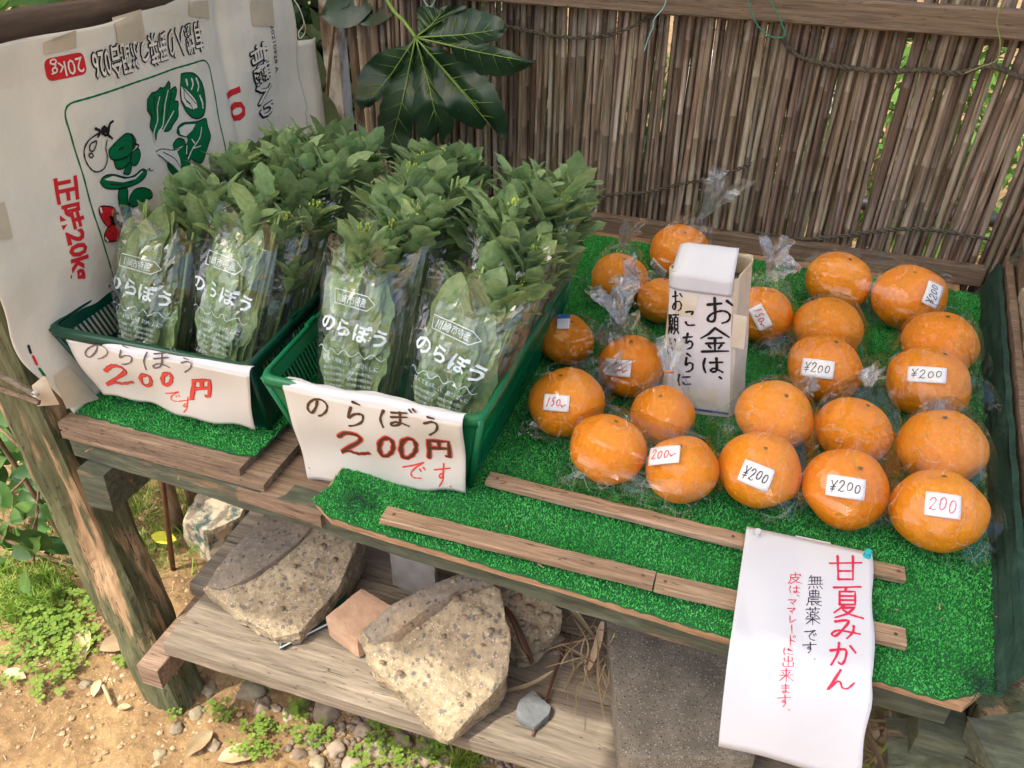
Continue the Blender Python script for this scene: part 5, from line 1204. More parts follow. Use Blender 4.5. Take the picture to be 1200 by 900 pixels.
def bag(label, keys, tail=None, tlen=0.05, skirts=(), stickers=(), seed=0, band=False, tw=0.022, refl=None):
    """thin film round one or two fruits with a gathered neck and loose corners"""
    cs = [OC[k] for k in keys]; Mc = sum((c for c, r in cs), Vector()) / len(cs); Rm = sum(r for c, r in cs) / len(cs)
    th = thing('plastic_bag', label, 'plastic bag', (Mc.x, Mc.y, TS), 'clear film bags round the oranges')
    A, B = cs[0][0], cs[-1][0]; RA, RB = cs[0][1]*1.03, cs[-1][1]*1.03; ax = B - A
    def dist(p):
        if len(cs) == 1: return (p - A).length - RA
        t = max(0, min(1, (p - A).dot(ax) / ax.dot(ax))); return (p - A.lerp(B, t)).length - (RA + (RB - RA)*t)
    rs = random.Random(seed); tdir = Vector(tail).normalized() if tail else None
    fn_ = [(Vector((rs.gauss(0,1), rs.gauss(0,1), rs.gauss(0,1))).normalized(), rs.uniform(50, 110), rs.uniform(0, 6)) for _ in range(5)]
    SK = [(Vector((math.cos(rad(a)), math.sin(rad(a)), -0.35)).normalized(), l) for a, l in skirts]
    PL = []
    for _ in range(60):
        nv = Vector((rs.gauss(0,1), rs.gauss(0,1), rs.gauss(0.15,1))).normalized(); hs_ = max((c - Mc).dot(nv) + r_*1.03 for c, r_ in cs); PL.append((nv, hs_ + rs.uniform(0.0, 0.0012)))
    V = []
    if tdir: Rt = tdir.to_track_quat('Z', 'Y').to_matrix()
    for v in ICO4[0]:
        d = v.normalized(); lo, hi = 0.0, Rm*4
        for _ in range(16):
            m = (lo+hi)/2
            if dist(Mc + d*m) < 0: lo = m
            else: hi = m
        t = lo; tf = min((h_ / d.dot(nv) for nv, h_ in PL if d.dot(nv) > 0.25), default=t*1.1); t = max(t, min(tf, t*1.13)); p = Mc + d*t
        cr = sum(abs(math.sin(p.dot(nv)*f + ph)) for nv, f, ph in fn_) / 5 - 0.5
        t += 0.0016*cr + 0.0009
        if d.z < 0.1: t += 0.004*(0.5 + noise.noise(p*30 + Vector((seed,0,0))))
        for sdv, sl in SK:
            c_ = d.dot(sdv)
            if c_ > 0.80: t += sl * ((c_-0.80)/0.20)**2.2
        if tdir:
            c_ = d.dot(tdir)
            if c_ > 0.55:
                w = ((c_-0.55)/0.45); az = math.atan2(*(Rt.transposed() @ d).xy); t += 0.5*Rm*w**3 * (1 + 0.0*az) + 0.004*w*(1-w)*4*math.sin(az*11+seed)*0.8
        p = Mc + d*t; p.z = max(p.z, TS + 0.0006 + 0.0004*rs.random()); V.append(p)
    o = obj('film', V, ICO4[1], m_film, th)
    if tdir:      # the gathered neck, flaring into a crumpled frill
        lo, hi = 0, Rm*4
        for _ in range(16):
            m = (lo+hi)/2
            if dist(Mc + tdir*m) < 0: lo = m
            else: hi = m
        p0 = Mc + tdir*(lo + 0.35*Rm); xx = tdir.orthogonal().normalized(); yy = tdir.cross(xx); flat_ = rs.uniform(0.35, 0.7); b = MB(); nu, nv = 46, 14
        droop = Vector((rs.gauss(0, 0.15), rs.gauss(0, 0.15), -0.25))
        def tl(u, v):
            a = u*2*math.pi; s = v; ra = 0.0045 + tw*s**1.25; ra *= 1 + 0.42*math.sin(a*7+seed+s*2) * min(1, s*2+0.3) + 0.2*math.sin(a*13+s*5)
            c = p0 + tdir*(tlen*s - 0.004) + droop*(tlen*s*s*0.5); q = c + xx*math.cos(a)*ra + yy*math.sin(a)*ra*flat_
            q += Vector((noise.noise(q*90), noise.noise(q*90+Vector((7,0,0))), noise.noise(q*90+Vector((0,7,0)))))*0.005*s + tdir*(0.012*s*math.sin(a*3+seed)); q.z = max(q.z, TS+0.001); return q
        b.grid(tl, nu, nv); b.grid(lambda u, v: tl(u*0.7+0.1, v*0.85)*1.0 + tdir*0.002 + xx*0.003*math.sin(u*20), 24, 8); b.build('neck', m_filmt, th)
        if band: b = MB(); q = [p0 + xx*math.cos(a)*0.0062 + yy*math.sin(a)*0.0055 for a in np.linspace(0, 6.28, 14)]; b.tube(q, 0.0016, 5, cap=False); b.build('rubber_band', m_band, th, True)
    for (k, px, py, wpx, hpx, rot, kind) in stickers:
        c, r = OC[k]; ray = (CX*(px-600) + CDN*(py-450) + CF*1000).normalized(); oc = CAM - c; R1 = r*1.02
        bq = oc.dot(ray); disc = bq*bq - (oc.length_squared - R1*R1); t = -bq - math.sqrt(max(disc, 0)); hp = CAM + ray*t; nn = (hp - c).normalized(); nn.z /= 0.87; 
        sc_ = mpp(hp); w, h = wpx*sc_, hpx*sc_; a = rad(rot)
        # frame in the picture's right/down, laid on the skin
        right = (CX*math.cos(a) + CDN*math.sin(a)); right = (right - nn.normalized()*right.dot(nn.normalized())).normalized(); dn = -nn.normalized().cross(right); 
        if dn.dot(-CDN*math.cos(a) + CX*math.sin(a)) > 0: dn = -dn
        def pos(u, v, c=c, r=r, hp=hp, right=right, dn=dn):
            q = hp + right*u - dn*v; e = q - c; e2 = Vector((e.x, e.y, e.z/0.87)); q2 = e2.normalized()*(r*1.045 + 0.0012); q2.z *= 0.87; return c + q2*(0.75) + q*0.25 - c*0.0 if False else (c + Vector((q2.x, q2.y, q2.z))).lerp(hp + right*u - dn*v + nn.normalized()*0.004, 0.45)
        fs = surf(pos)
        b = MB(); b.grid(lambda u, v: pos((u-0.5)*w, (v-0.5)*h), 8, 6); so_ = b.build('sticker', m_sticker, th, True); solidify(so_, 0.0003)
        ik = Ink(); ch = {'150': ('150~', m_pink, 0.10), 'y200': ('Y200', m_black, 0.08), '200': ('200~', m_pink, 0.09), '200f': ('200', flat('faint_red_ink', (0.62,0.12,0.2)), 0.08)}.get(kind)
        if ch:
            s, mm, lw = ch; n = len(s); x0 = -w*0.40; cw = w*0.80/n
            for i, cc in enumerate(s):
                hh = h*0.62; xx0 = x0 + i*cw; yy0 = hh/2 + (0.04*h*math.sin(i*2+seed)) 
                if cc == '0' and n == 4: hh *= 0.72; yy0 -= hh*0.15
                ik.glyph(cc, lambda p_, q_, xx0=xx0, yy0=yy0, hh=hh: (xx0 + p_*cw*0.96 + (0.5-q_)*hh*0.12, yy0 - q_*hh), lw*h*0.62, 2)
            ik.lay('lettering', fs, mm, so_, 0.0007)
        if kind == 'tag': ik.add([(-w/2, h/2), (w/2, h/2), (w/2, h*0.15), (-w/2, h*0.15)], [(0,1,2,3)]); ik.lay('blue_stripe', fs, m_blueb, so_, 0.0006)
    return th
bag('bag round the lone rear left orange with its neck pointing up', ['a'], (0.05,-0.1,1), 0.05, ((200,0.02),), [('a',728,345,26,13,18,'150')], 1, tw=0.014)
bag('bag with a tall fanned out neck behind the money box', ['b'], (0.42,0.15,1), 0.095, (), [('b',772,314,24,17,12,'150')], 2, tw=0.036)
bag('bag of the orange squeezed in left of the money box', ['c'], (-0.6,-0.3,0.55), 0.04, (), [], 3, tw=0.02)
bag('bag beside the basket rim with a large crumpled white neck', ['d'], (0.85,-0.25,0.45), 0.055, (), [('d',660,376,16,26,8,'tag')], 4, tw=0.034)
bag('bag left of the money box with a 150 sticker', ['e'], (-0.35,0.3,0.85), 0.06, ((330,0.02),), [('e',724,431,34,20,5,'150')], 5, tw=0.030)
bag('bag near the basket corner with a 150 sticker', ['f'], (0.5,0.6,0.35), 0.03, ((230,0.018),(330,0.01)), [('f',652,472,32,20,5,'150')], 6, tw=0.014)
bag('bag right of the money box with an upright neck', ['g'], (0.0,0.25,1), 0.06, ((330,0.02),), [('g',891,372,30,17,62,'150')], 7, tw=0.020)
bag('wide front bag nearest the basket with a red 200 sticker', ['h1','h2'], None, 0, ((215,0.035),(262,0.015),(310,0.02)), [('h2',778,533,42,25,12,'200')], 8)
bag('knotted bag with an orange rubber band before the money box', ['h3'], (-0.05,0.55,0.75), 0.045, ((200,0.02),(330,0.02)), [], 9, band=True, tw=0.016)
bag('left bag of the front row with a yen 200 sticker', ['i1','i2'], None, 0, ((150,0.035),(290,0.02),(20,0.015)), [('i2',886,557,38,28,20,'y200')], 10)
bag('middle bag of the front row with a yen 200 sticker', ['j1','j2'], (0.1,0.8,0.5), 0.025, ((330,0.01),(200,0.012)), [('j2',991,571,45,26,10,'y200')], 11, tw=0.012)
bag('right corner bag with a faint red 200 sticker', ['k1','k2'], None, 0, ((310,0.03),(200,0.02),(60,0.01)), [('k2',1105,592,40,30,12,'200f')], 12)
bag('bag right of the money box with a yen 200 sticker and a loose left corner', ['l1','l2'], (-0.15,-0.8,0.1), 0.03, ((175,0.05),(330,0.02)), [('l2',958,432,38,22,8,'y200')], 13, tw=0.014)
bag('bag beside the dark side panel with loose corners and a yen 200 sticker', ['m1','m2'], (-0.1,-0.85,0.1), 0.03, ((200,0.045),(320,0.05),(20,0.02)), [('m2',1086,439,44,20,10,'y200')], 14, tw=0.014)
bag('long bag at the very back with a sideways yen 200 sticker', ['n1','n2'], (-1,-0.05,0.15), 0.045, ((60,0.03),(0,0.01)), [('n2',1093,345,30,21,-66,'y200')], 15, band=True, tw=0.020)
for (c, r_, sd_, lab) in (((707,375),0.034,1,'crumpled end of clear film lying between the oranges left of the money box'), ((630,510),0.016,2,'small scrap of clear film on the turf beside the basket')):
    p = at(*c, z=TS+ (0.06 if sd_ == 1 else 0.002)); b = MB()
    if sd_ == 2:
        b.grid(lambda u, v: Vector((p.x + (u-0.5)*0.05, p.y + (v-0.5)*0.022, TS + 0.002 + 0.004*abs(math.sin(u*13+v*7)))), 10, 5); tag(b.build('film_scrap', m_filmt, None, loc=p), lab, 'plastic film')

# ------------------------------------------------------------------ money box (a cut carton papered over)
box = thing('money_box', 'upright carton money box papered white with handwritten black Japanese and an open top corner', 'money box', (-0.045,1.065,TS))
cs_ = [(-0.101,1.046),(-0.093,1.0375),(-0.078,1.0335),(-0.006,1.040),(0.000,1.044),(0.014,1.085),(0.012,1.096),(0.002,1.103),(-0.078,1.106),(-0.088,1.098)]
ZT = 0.868
def ring(z, k=1.0, o=0.0):
    c = Vector((-0.042, 1.07)); out = []
    for x_, y_ in cs_:
        p = Vector((x_, y_)); p = c + (p - c)*k; out.append((p.x + o, p.y, z))
    return out
b = MB(); V = []; zl = np.linspace(TS, ZT, 16)
for i, z in enumerate(zl): 
    k = 1.0 + 0.012*math.sin(z*60) - 0.10*(z-TS)/(ZT-TS); R_ = ring(z + 0.0, k); V += [(p[0] - 0.020*(z-TS)/(ZT-TS), p[1] + noise.noise(Vector((p[0]*30, z*25, 0)))*0.003, p[2]) for p in R_]
n = len(cs_); F = [(i*n+j, i*n+(j+1)%n, (i+1)*n+(j+1)%n, (i+1)*n+j) for i in range(15) for j in range(n)]
b.add(V, F); ob = b.build('carton', m_boxp, box, False); solidify(ob, 0.0012)
b = MB(); b.add([(p[0]*0.9-0.006, p[1]*1.0, p[2]) for p in ring(TS+0.01, 0.9)], [tuple(range(n))]); b.build('inside_base', flat('carton_inside', (0.16, 0.09, 0.05), 0.9), box)
# sheet pasted on the front
def bx_pos(x, z):
    t = (z-TS)/(ZT-TS); k = 1.0 - 0.10*t; X = x + 0.020*t; u = (X + 0.042)/k - 0.042   # position along the front, unscaled
    if u < -0.078: y = 1.0333 + (-0.078-u)**2*16
    else: y = 1.034 + (u+0.070)*0.094
    y = 1.07 + (y-1.07)*k; return Vector((x, y - 0.0012 + noise.noise(Vector((x*40, z*30, 4)))*0.0012, z))
bsf = surf(bx_pos)
def binv(px, py): p = at(px, py, y=1.037); p = at(px, py, y=bx_pos(p.x, p.z).y); return (p.x, p.z)
q = [Vector(binv(*p)) for p in ((785,334),(858,343),(855,489),(781,478))]
b = MB(); b.grid(lambda u, v: bx_pos(*(q[0].lerp(q[1], u).lerp(q[3].lerp(q[2], u), v))) + Vector((0,-0.0008,0)), 20, 24); b.build('pasted_sheet', mat('pasted_white_paper', [(0.3, (0.64,0.63,0.64)), (0.7, (0.71,0.70,0.72))], 8, patch=(9, (1,1,1), 0.60, 0.68, (0.60,0.54,0.40)), rough=0.6, bump=0.4, bscale=14, bdist=0.003), box, True)
ik = Ink(); zb7 = lambda x0, y0, x1, y1: (740+x0/4.09, 280+y0/4.09, 740+x1/4.09, 280+y1/4.09)
for ch, bx in (('お',(345,268,505,415)), ('金',(325,420,478,545)), ('は',(330,560,455,645)), ('、',(400,640,460,680)), ('こ',(245,325,318,425)), ('ち',(240,445,305,530)), ('ら',(240,540,310,640)), ('に',(215,640,290,705))):
    glyph_at(ik, ch, zb7(*bx), binv, 0.0040 if ch not in 'こちらに' else 0.0034, 1.5)
for ch, bx in (('お',(192,240,250,350)), ('願',(180,352,228,460)), ('い',(178,468,220,510)), ('し',(168,500,205,560)) if False else ('い',(170,505,205,560))): glyph_at(ik, ch, zb7(*bx), binv, 0.0025, 1)
ik.lay('lettering', bsf, m_black, box, 0.0018)
# top flap: rises from the front edge to the ridge, folded down over the left; right corner stays open
def flap(u, v):
    x0 = -0.113 + 0.004*v; x1 = -0.030 - 0.002*v; x_ = x0 + (x1-x0)*u; vv = v
    base_ = bx_pos(x_, ZT - 0.024).y
    if v < 0.3: z = ZT - 0.024 + 0.024*(v/0.3); y = base_ - 0.0035
    else: s = (v-0.3)/0.7; z = ZT + 0.026*math.sin(s*1.5); y = base_ - 0.002 + 0.045*s
    e = abs(u-0.0) < 0.12; z -= 0.006*max(0, (0.15-u)/0.15)*(1 if v > 0.3 else 0)
    return Vector((x_, y, z + noise.noise(Vector((x_*30, v*3, 6)))*0.002))
b = MB(); b.grid(flap, 16, 18); o = b.build('top_flap', m_paper, box, True); solidify(o, 0.0008)
def collar(u, v):
    i = 4 + u*4; k_ = int(min(i, 7)); f_ = i - k_; P0 = Vector(ring(0, 0.905)[k_]); P1 = Vector(ring(0, 0.905)[k_+1]); p = P0.lerp(P1, f_)
    return Vector((p.x - 0.020, p.y, ZT - 0.022 + v*(0.026 + 0.010*math.sin(u*3))))
b = MB(); b.grid(collar, 20, 5); o = b.build('tape_collar', m_boxp2, box, True); solidify(o, 0.001)
b = MB(); P = [bx_pos(x_, TS+0.003) + Vector((0,-0.0016,0)) for x_ in np.linspace(-0.085, -0.004, 8)]; P2 = [p + Vector((0,0,0.004)) for p in P]
b.add(P + P2, [(i, i+1, i+9, i+8) for i in range(7)]); b.build('blue_stripe', m_blueb, box)

for (x_, z_, w_t, h_t, an_) in ((-0.085, ZT-0.045, 0.026, 0.034, 0.1), (-0.012, ZT-0.075, 0.018, 0.05, -0.08), (-0.05, TS+0.03, 0.05, 0.022, 0.05)):
    b = MB(); b.grid(lambda u, v: bx_pos(x_ + (u-0.5)*w_t + (v-0.5)*h_t*an_, z_ + (v-0.5)*h_t + (u-0.5)*w_t*an_) + Vector((0, -0.0013, 0)), 6, 6); b.build('tape', m_boxp, box, True)
# ------------------------------------------------------------------ pinned paper sign hanging over the front edge
sign = thing('paper_sign', 'white sheet pinned over the front edge with large red and small black handwriting', 'paper sign', (0.12,0.80,T+0.02))
pa = [Vector(at(875,617,z=T+0.021)), Vector(at(1022,648,z=T+0.021))]
h0 = [Vector(at(857,742,z=T+0.021)), Vector(at(1024,790,z=T+0.021))]
e0 = [Vector(at(842,874,y=0.578)), Vector(at(1006,916,y=0.575))]
def sg(u, v):      # v 0..1 along the sheet
    cl, cr_ = [], []
    def curve(A, B, D, t):
        if t < 0.5: p = A.lerp(B, t/0.5)
        else:
            s = (t-0.5)/0.5; mid = B + (B-A).normalized()*0.035 + Vector((0,0,-0.012)); p = B*(1-s)**2 + mid*2*s*(1-s) + D*s*s
        return p
    p = curve(pa[0], h0[0], e0[0], v).lerp(curve(pa[1], h0[1], e0[1], v), u)
    nz = noise.noise(Vector((u*2.2, v*3, 9)))*0.004*min(1, v*4) + 0.0015*math.sin(u*9+v*4)*v
    return p + Vector((0, -0.3*nz, abs(nz) if v < 0.5 else nz)) + Vector((0.0012*math.sin(v*21)*(1 if u > 0.97 else 0), 0, 0))
b = MB(); b.grid(sg, 30, 44); o = b.build('sheet', m_paper, sign, True); solidify(o, 0.0003)
b = MB(); b.grid(lambda u, v: sg(0.40+u*0.28, v*0.02) + Vector((0, 0.004*(1-v), -0.0012)), 6, 2); b.build('paper_corner', m_paper, sign)
ssf = surf(sg)
def proj(p):
    d = Vector(p) - CAM; w_ = d.dot(CF); return (600 + 1000*d.dot(CX)/w_, 450 + 1000*d.dot(CDN)/w_)
def sinv(px, py):
    u, v = 0.5, 0.5
    for _ in range(12):
        a = proj(sg(u, v)); e = 1e-3; du = proj(sg(u+e, v)); dv = proj(sg(u, v+e))
        J = Matrix((((du[0]-a[0])/e, (dv[0]-a[0])/e), ((du[1]-a[1])/e, (dv[1]-a[1])/e))); r_ = J.inverted_safe() @ Vector((px-a[0], py-a[1])); u += r_.x*0.9; v += r_.y*0.9
    return (u, v)
# handwriting: sheet units are not metric, so stroke widths are given in them after scaling u to the sheet's length
class SInk(Ink): pass
KU = 0.15; KV = 0.30
def sinv_m(px, py): u, v = sinv(px, py); return (u*KU, v*KV)
def ssf_m(X, Y): return ssf(X/KU, Y/KV)
z3 = lambda x0, y0, x1, y1: (800+x0/3, 600+y0/3, 800+x1/3, 600+y1/3)
ik = Ink()
for ch, bx in (('甘',(508,148,636,252)), ('夏',(516,258,640,378)), ('み',(508,370,632,452)), ('か',(508,455,616,548)), ('ん',(498,548,612,632))): glyph_at(ik, ch, z3(*bx), sinv_m, 0.0030, 1)
ik.lay('lettering', ssf_m, m_pink, sign, 0.0007)
ik = Ink()
for ch, bx in (('無',(438,222,494,276)), ('農',(434,276,492,334)), ('薬',(428,334,486,400)), ('で',(424,412,474,458)), ('す',(416,458,474,500)), ('.',(440,494,490,540))): glyph_at(ik, ch, z3(*bx), sinv_m, 0.00125, 1)
ik.lay('lettering', ssf_m, flat('dark_blue_ink', (0.03, 0.03, 0.07)), sign, 0.0007)
ik = Ink()
for ch, bx in (('皮',(368,212,424,256)), ('は',(370,258,418,290)), ('、',(395,285,420,305)), ('マ',(366,304,406,334)), ('マ',(362,334,402,362)), ('レ',(366,362,402,396)), ('|',(362,396,404,432)), ('ド',(362,432,404,476)), ('に',(350,478,396,506)), ('出',(346,506,396,548)), ('来',(336,548,392,600)), ('ま',(338,602,384,640)), ('す',(330,640,384,686)), ('.',(350,674,400,712))):
    glyph_at(ik, ch, z3(*bx), sinv_m, 0.00120, 1)
ik.lay('lettering', ssf_m, m_pink, sign, 0.0007)
for (px, py, mm, lab) in ((887,628, mat('clear_pin_plastic', [(0.3,(0.5,0.5,0.52)),(0.7,(0.6,0.6,0.62))], 4, rough=0.15, bump=0), 'clear push pin'), (1016,652, flat('turquoise_plastic', (0.03,0.42,0.48), 0.25), 'turquoise push pin')):
    p = at(px, py, z=T+0.022); b = MB()
    for z0, z1, r0, r1 in ((0,0.0015,0.0045,0.0045),(0.0015,0.006,0.0024,0.0020),(0.006,0.0085,0.0040,0.0036)): b.tube([p+Vector((0,0.0006,z0)), p+Vector((0,0.0006,z1))], [r0, r1], 12)
    b.build('push_pin', mm, sign, label=lab)

# ------------------------------------------------------------------ on the lower shelf
SZ = 0.250
def T3(L): return [Vector(at(px, py, z=z)) for px, py, z in L]
r1 = thing('concrete_chunk', 'flat slab of broken concrete lying nearest the left post on the shelf', 'concrete rubble', (-0.68,0.85,SZ))
rough_solid('block', T3([(325,590,.345),(372,592,.36),(428,606,.36),(414,648,.335),(396,690,.30),(350,742,.283),(322,748,.278),(284,724,.28),(238,690,.285),(262,655,.315)])[::-1], SZ, m_conc, r1, 0.008, 0.0045, 40, 0.05, 1, 0.004)
rough_solid('weathered_face', T3([(318,592,.349),(372,590,.366),(382,598,.366),(345,640,.335),(300,672,.318),(262,692,.296),(240,686,.291),(265,650,.322)])[::-1], SZ+0.02, m_conct, r1, 0.010, 0.002, 30, 0.1, 2)
r2 = thing('concrete_chunk', 'big angular lump of broken concrete with dark pebbles in the middle of the shelf', 'concrete rubble', (-0.38,0.75,SZ))
rough_solid('block', T3([(420,742,.315),(455,712,.36),(500,688,.385),(545,672,.405),(588,688,.405),(600,745,.375),(596,792,.335),(560,830,.30),(525,866,.272),(498,850,.278),(470,808,.288),(432,775,.30)])[::-1], SZ, m_conc, r2, 0.008, 0.005, 38, 0.10, 5, 0.005)
rough_solid('weathered_face', T3([(424,738,.322),(455,709,.367),(500,685,.392),(545,669,.412),(580,682,.412),(540,690,.402),(500,712,.383),(462,742,.350),(435,752,.326)])[::-1], SZ+0.03, m_conct, r2, 0.010, 0.002, 30, 0.1, 6)
r3 = thing('concrete_chunk', 'smaller lump of pebbly mortar behind the big broken concrete', 'concrete rubble', (-0.25,0.88,SZ))
rough_solid('block', T3([(575,690,.375),(600,688,.375),(632,700,.36),(660,714,.335),(655,738,.30),(636,760,.28),(618,775,.27),(600,750,.30)])[::-1], SZ, m_conc, r3, 0.007, 0.006, 45, 0.08, 9, 0.006)
def pebbles_on(par, spots, seed, n_=1):
    rs = random.Random(seed)
    for px, py, r_, z in spots:
        p = at(px, py, z=z); V0, F0 = ICO2; sx, sy = rs.uniform(0.8, 1.25), rs.uniform(0.7, 1.1); V = []
        for v in V0: V.append(p + Vector((v.x*sx, v.y*sy, v.z*0.5)) * (r_*0.8*mpp(p)) * (1 + noise.noise(v*1.8 + Vector((px, 0, 0)))*0.45) - Vector((0,0,0.0015)))
        obj('embedded_stone', V, F0, m_stone, par, True, loc=p)
pebbles_on(r3, [(606,700,8,.365),(622,712,7,.358),(640,722,8,.335),(628,738,6,.318),(645,735,5,.318),(612,728,5,.335),(600,712,5,.35),(630,752,6,.292)], 1)
pebbles_on(r2, [(535,700,6,.398),(552,692,5,.404),(560,715,7,.392),(545,722,5,.388),(575,738,5,.382),(512,705,5,.386),(455,742,6,.336),(468,788,5,.312),(448,775,4,.312),(546,812,5,.314),(538,824,4,.305),(500,775,4,.332),(520,745,5,.36),(592,752,5,.368),(566,755,4,.366),(490,735,4,.35),(532,680,5,.405)], 2)
pebbles_on(r1, [(378,640,7,.342),(392,655,5,.326),(400,625,6,.35),(350,690,4,.308),(362,672,4,.32),(330,712,4,.293),(345,662,3,.322),(305,705,3,.29),(385,612,5,.355),(372,655,3,.33)], 3)
bk = thing('brick', 'buff coloured broken brick lying flat beside the big concrete lump', 'brick', (-0.53,0.80,SZ))
rough_solid('brick_body', T3([(380,722,.30),(424,688,.315),(463,711,.315),(418,750,.30)])[::-1], SZ+0.002, m_brick, bk, 0.009, 0.0015, 60, 0.0, 3)
gb = thing('concrete_block', 'small grey hollow concrete block in shadow under the turf edge', 'block', (-0.45,0.94,SZ))
rough_solid('block_body', T3([(455,640,.345),(468,628,.36),(512,650,.36),(510,668,.345)])[::-1], SZ, m_block, gb, 0.010, 0.0012, 60, 0.0, 4)
b = MB(); c = at(484,650,z=.352); V = [c + Vector((math.cos(a)*0.014, math.sin(a)*0.012, 0.006)) for a in np.linspace(0, 6.0, 14)]; b.add(V, [tuple(range(14))]); b.build('hollow', m_dark, gb)  # flat dark disc painting the shade inside the block's hole
gp = thing('glass_pane', 'dark glass sheet with a pale rim under the flat concrete slab', 'glass sheet', tuple(at(370,730,z=SZ+.01)))
q = [at(328,760,z=SZ+.006), at(403,722,z=SZ+.010), at(412,655,z=SZ+.03), at(345,700,z=SZ+.02)]
b = MB(); b.add(q + [x_ - Vector((0,0,0.004)) for x_ in q], ((0,1,2,3),(7,6,5,4),(0,4,5,1),(1,5,6,2),(2,6,7,3),(3,7,4,0))); b.build('pane', m_glass, gp)
b = MB(); b.tube([q[3]+Vector((0,0,.001)), q[0]+Vector((0,0,.001)), q[1]+Vector((0,0,.001))], 0.0018, 6); b.build('rim', m_glassw, gp)
# curved rusty shard
b = MB(); c0 = at(600,745,z=.30)
P0 = [at(588,712,z=.345), at(600,735,z=.33), at(612,765,z=.30)]
b.grid(lambda u, v: smooth_pts(P0, 4)[int(v*8)] + Vector((0.012*math.sin(u*2.4)+0.006*u, 0, -0.030*u + 0.006)), 6, 8)
o = b.build('pottery_shard', m_rust, None, True, loc=P0[1]); solidify(o, 0.004); tag(o, 'curved brown glazed shard standing beside the big concrete lump', 'pottery shard')
sl = rough_solid('slate_piece', T3([(604,832,.268),(608,820,.268),(624,808,.270),(647,828,.268),(645,836,.266),(626,852,.266),(606,840,.266)])[::-1], SZ+0.002, m_slate, None, 0.006, 0.001, 60, 0, 8, loc=at(625,830,z=SZ)); tag(sl, 'small grey diamond shaped slate lying on the shelf beside the big concrete', 'slate')
b = MB(); b.tube(smooth_pts([at(624,862,z=SZ+.004), at(640,820,z=SZ+.008), at(652,785,z=SZ+.012), at(668,745,z=SZ+.02)], 5), 0.0022, 6); tag(b.build('stick', m_rust, None, True, loc=at(640,820,z=SZ)), 'thin brown stick lying across the shelf under the slate', 'stick')
def strap_leaf(name, pts, w, m, parent=None, loc=None):
    P = smooth_pts(pts, 6); b = MB(); V = []
    for i, p in enumerate(P):
        d = (P[min(i+1, len(P)-1)] - P[max(i-1, 0)]).normalized(); s = d.cross(Vector((0.1, 0.2, 1))).normalized(); t = i/(len(P)-1); k = w/2*(math.sin(math.pi*min(1, t*0.92+0.06))**0.6)
        V += [p - s*k, p + Vector((0,0,-k*0.4)), p + s*k]
    b.add(V, [(3*i+j, 3*i+j+1, 3*i+j+4, 3*i+j+3) for i in range(len(P)-1) for j in (0, 1)]); return b.build(name, m, parent, True, loc=loc)
tag(strap_leaf('dry_leaf', [at(573,811,z=SZ+.004), at(600,808,z=SZ+.012), at(625,800,z=SZ+.02), at(648,786,z=SZ+.03)], 0.008, m_straw, None, at(600,808,z=SZ)), 'single curled straw coloured blade on the shelf above the slate', 'dry leaf')
random.seed(31)
sw = thing('dry_straw', 'tangle of dry straw and withered leaves heaped beside the grey paving slab', 'dry straw', tuple(at(690,760,z=SZ)))
for i in range(34):
    p = at(random.gauss(690,13), random.gauss(765,28), z=SZ+random.uniform(.004,.05)); d = Vector((random.gauss(0,0.5), random.gauss(0,1), random.gauss(0,0.25))).normalized()*random.uniform(0.03,0.075)
    strap_leaf('dry_blade', [p-d, p-d*0.3+rv(0.006), p+d*0.4+rv(0.006)+Vector((0,0,0.008)), p+d+rv(0.01)], random.choice([0.0018,0.0025,0.004]), m_straw, sw)
strap_leaf('dry_blade', [at(664,708,z=.33), at(680,725,z=.32), at(698,748,z=.29)], 0.013, m_dry, sw); strap_leaf('dry_blade', [at(706,728,z=.31), at(700,755,z=.29), at(690,785,z=.27)], 0.012, m_straw, sw)
sd2 = random.Random(4); st = thing('stone_chip', 'two small grey stone chips between the mortar lump and the straw', 'stones', tuple(at(655,755,z=SZ)))
for px, py, r_ in ((655,748,9),(652,765,7),(612,778,9)):
    p = at(px, py, z=SZ+.008); V0, F0 = ICO1; obj('chip', [p + Vector((v.x*r_, v.y*r_*0.7, v.z*r_*0.5))*mpp(p)*(1+sd2.uniform(-.2,.2)) for v in V0], F0, m_stone, st)
# paving slab
u_ = Vector((0.952, 0.306, 0)); w_ = Vector((-0.306, 0.952, 0)); c0 = Vector((-0.055, 0.698, 0.305))
bl = [c0, c0 + u_*0.185, c0 + u_*0.185 + w_*0.32, c0 + w_*0.32]
o = rough_solid('paving_slab', [(p.x, p.y, 0.307) for p in bl], 0.2505, m_slab, None, 0.012, 0.0008, 60, 0, 12, loc=(c0.x, c0.y, 0.25)); tag(o, 'grey rectangular concrete paving slab lying under the front edge at the right', 'paving slab')
# dry bamboo leaves at the right end
bb = thing('bamboo_leaves', 'withered bamboo leaves and stalks piled under the right end of the stand', 'dry bamboo leaves', tuple(at(1050,850,z=.30)))
for i in range(170):
    p = at(random.gauss(1052,26), random.gauss(868,42), z=random.uniform(.24,.44)); d = Vector((random.gauss(0,0.7), random.gauss(0,0.6), random.gauss(0,0.4))).normalized()*random.uniform(0.03,0.08)
    strap_leaf('dry_blade', [p-d, p-d*0.3, p+d*0.4+rv(0.002), p+d+rv(0.004)+Vector((0,0,-0.006))], random.uniform(0.004,0.011), m_straw if i % 9 else m_weed, bb)
for px, py, dx, dy in ((1082,845,0.3,-1),(1073,875,-0.4,-0.8),(1068,830,0,1),(1095,860,0.8,0.2),(1010,815,-0.6,0.2)):
    inst('leaf', lm_sh[0], bb, at(px, py, z=.42), look_rot((dx, dy, -0.5), (0,-0.6,1)), 0.55)
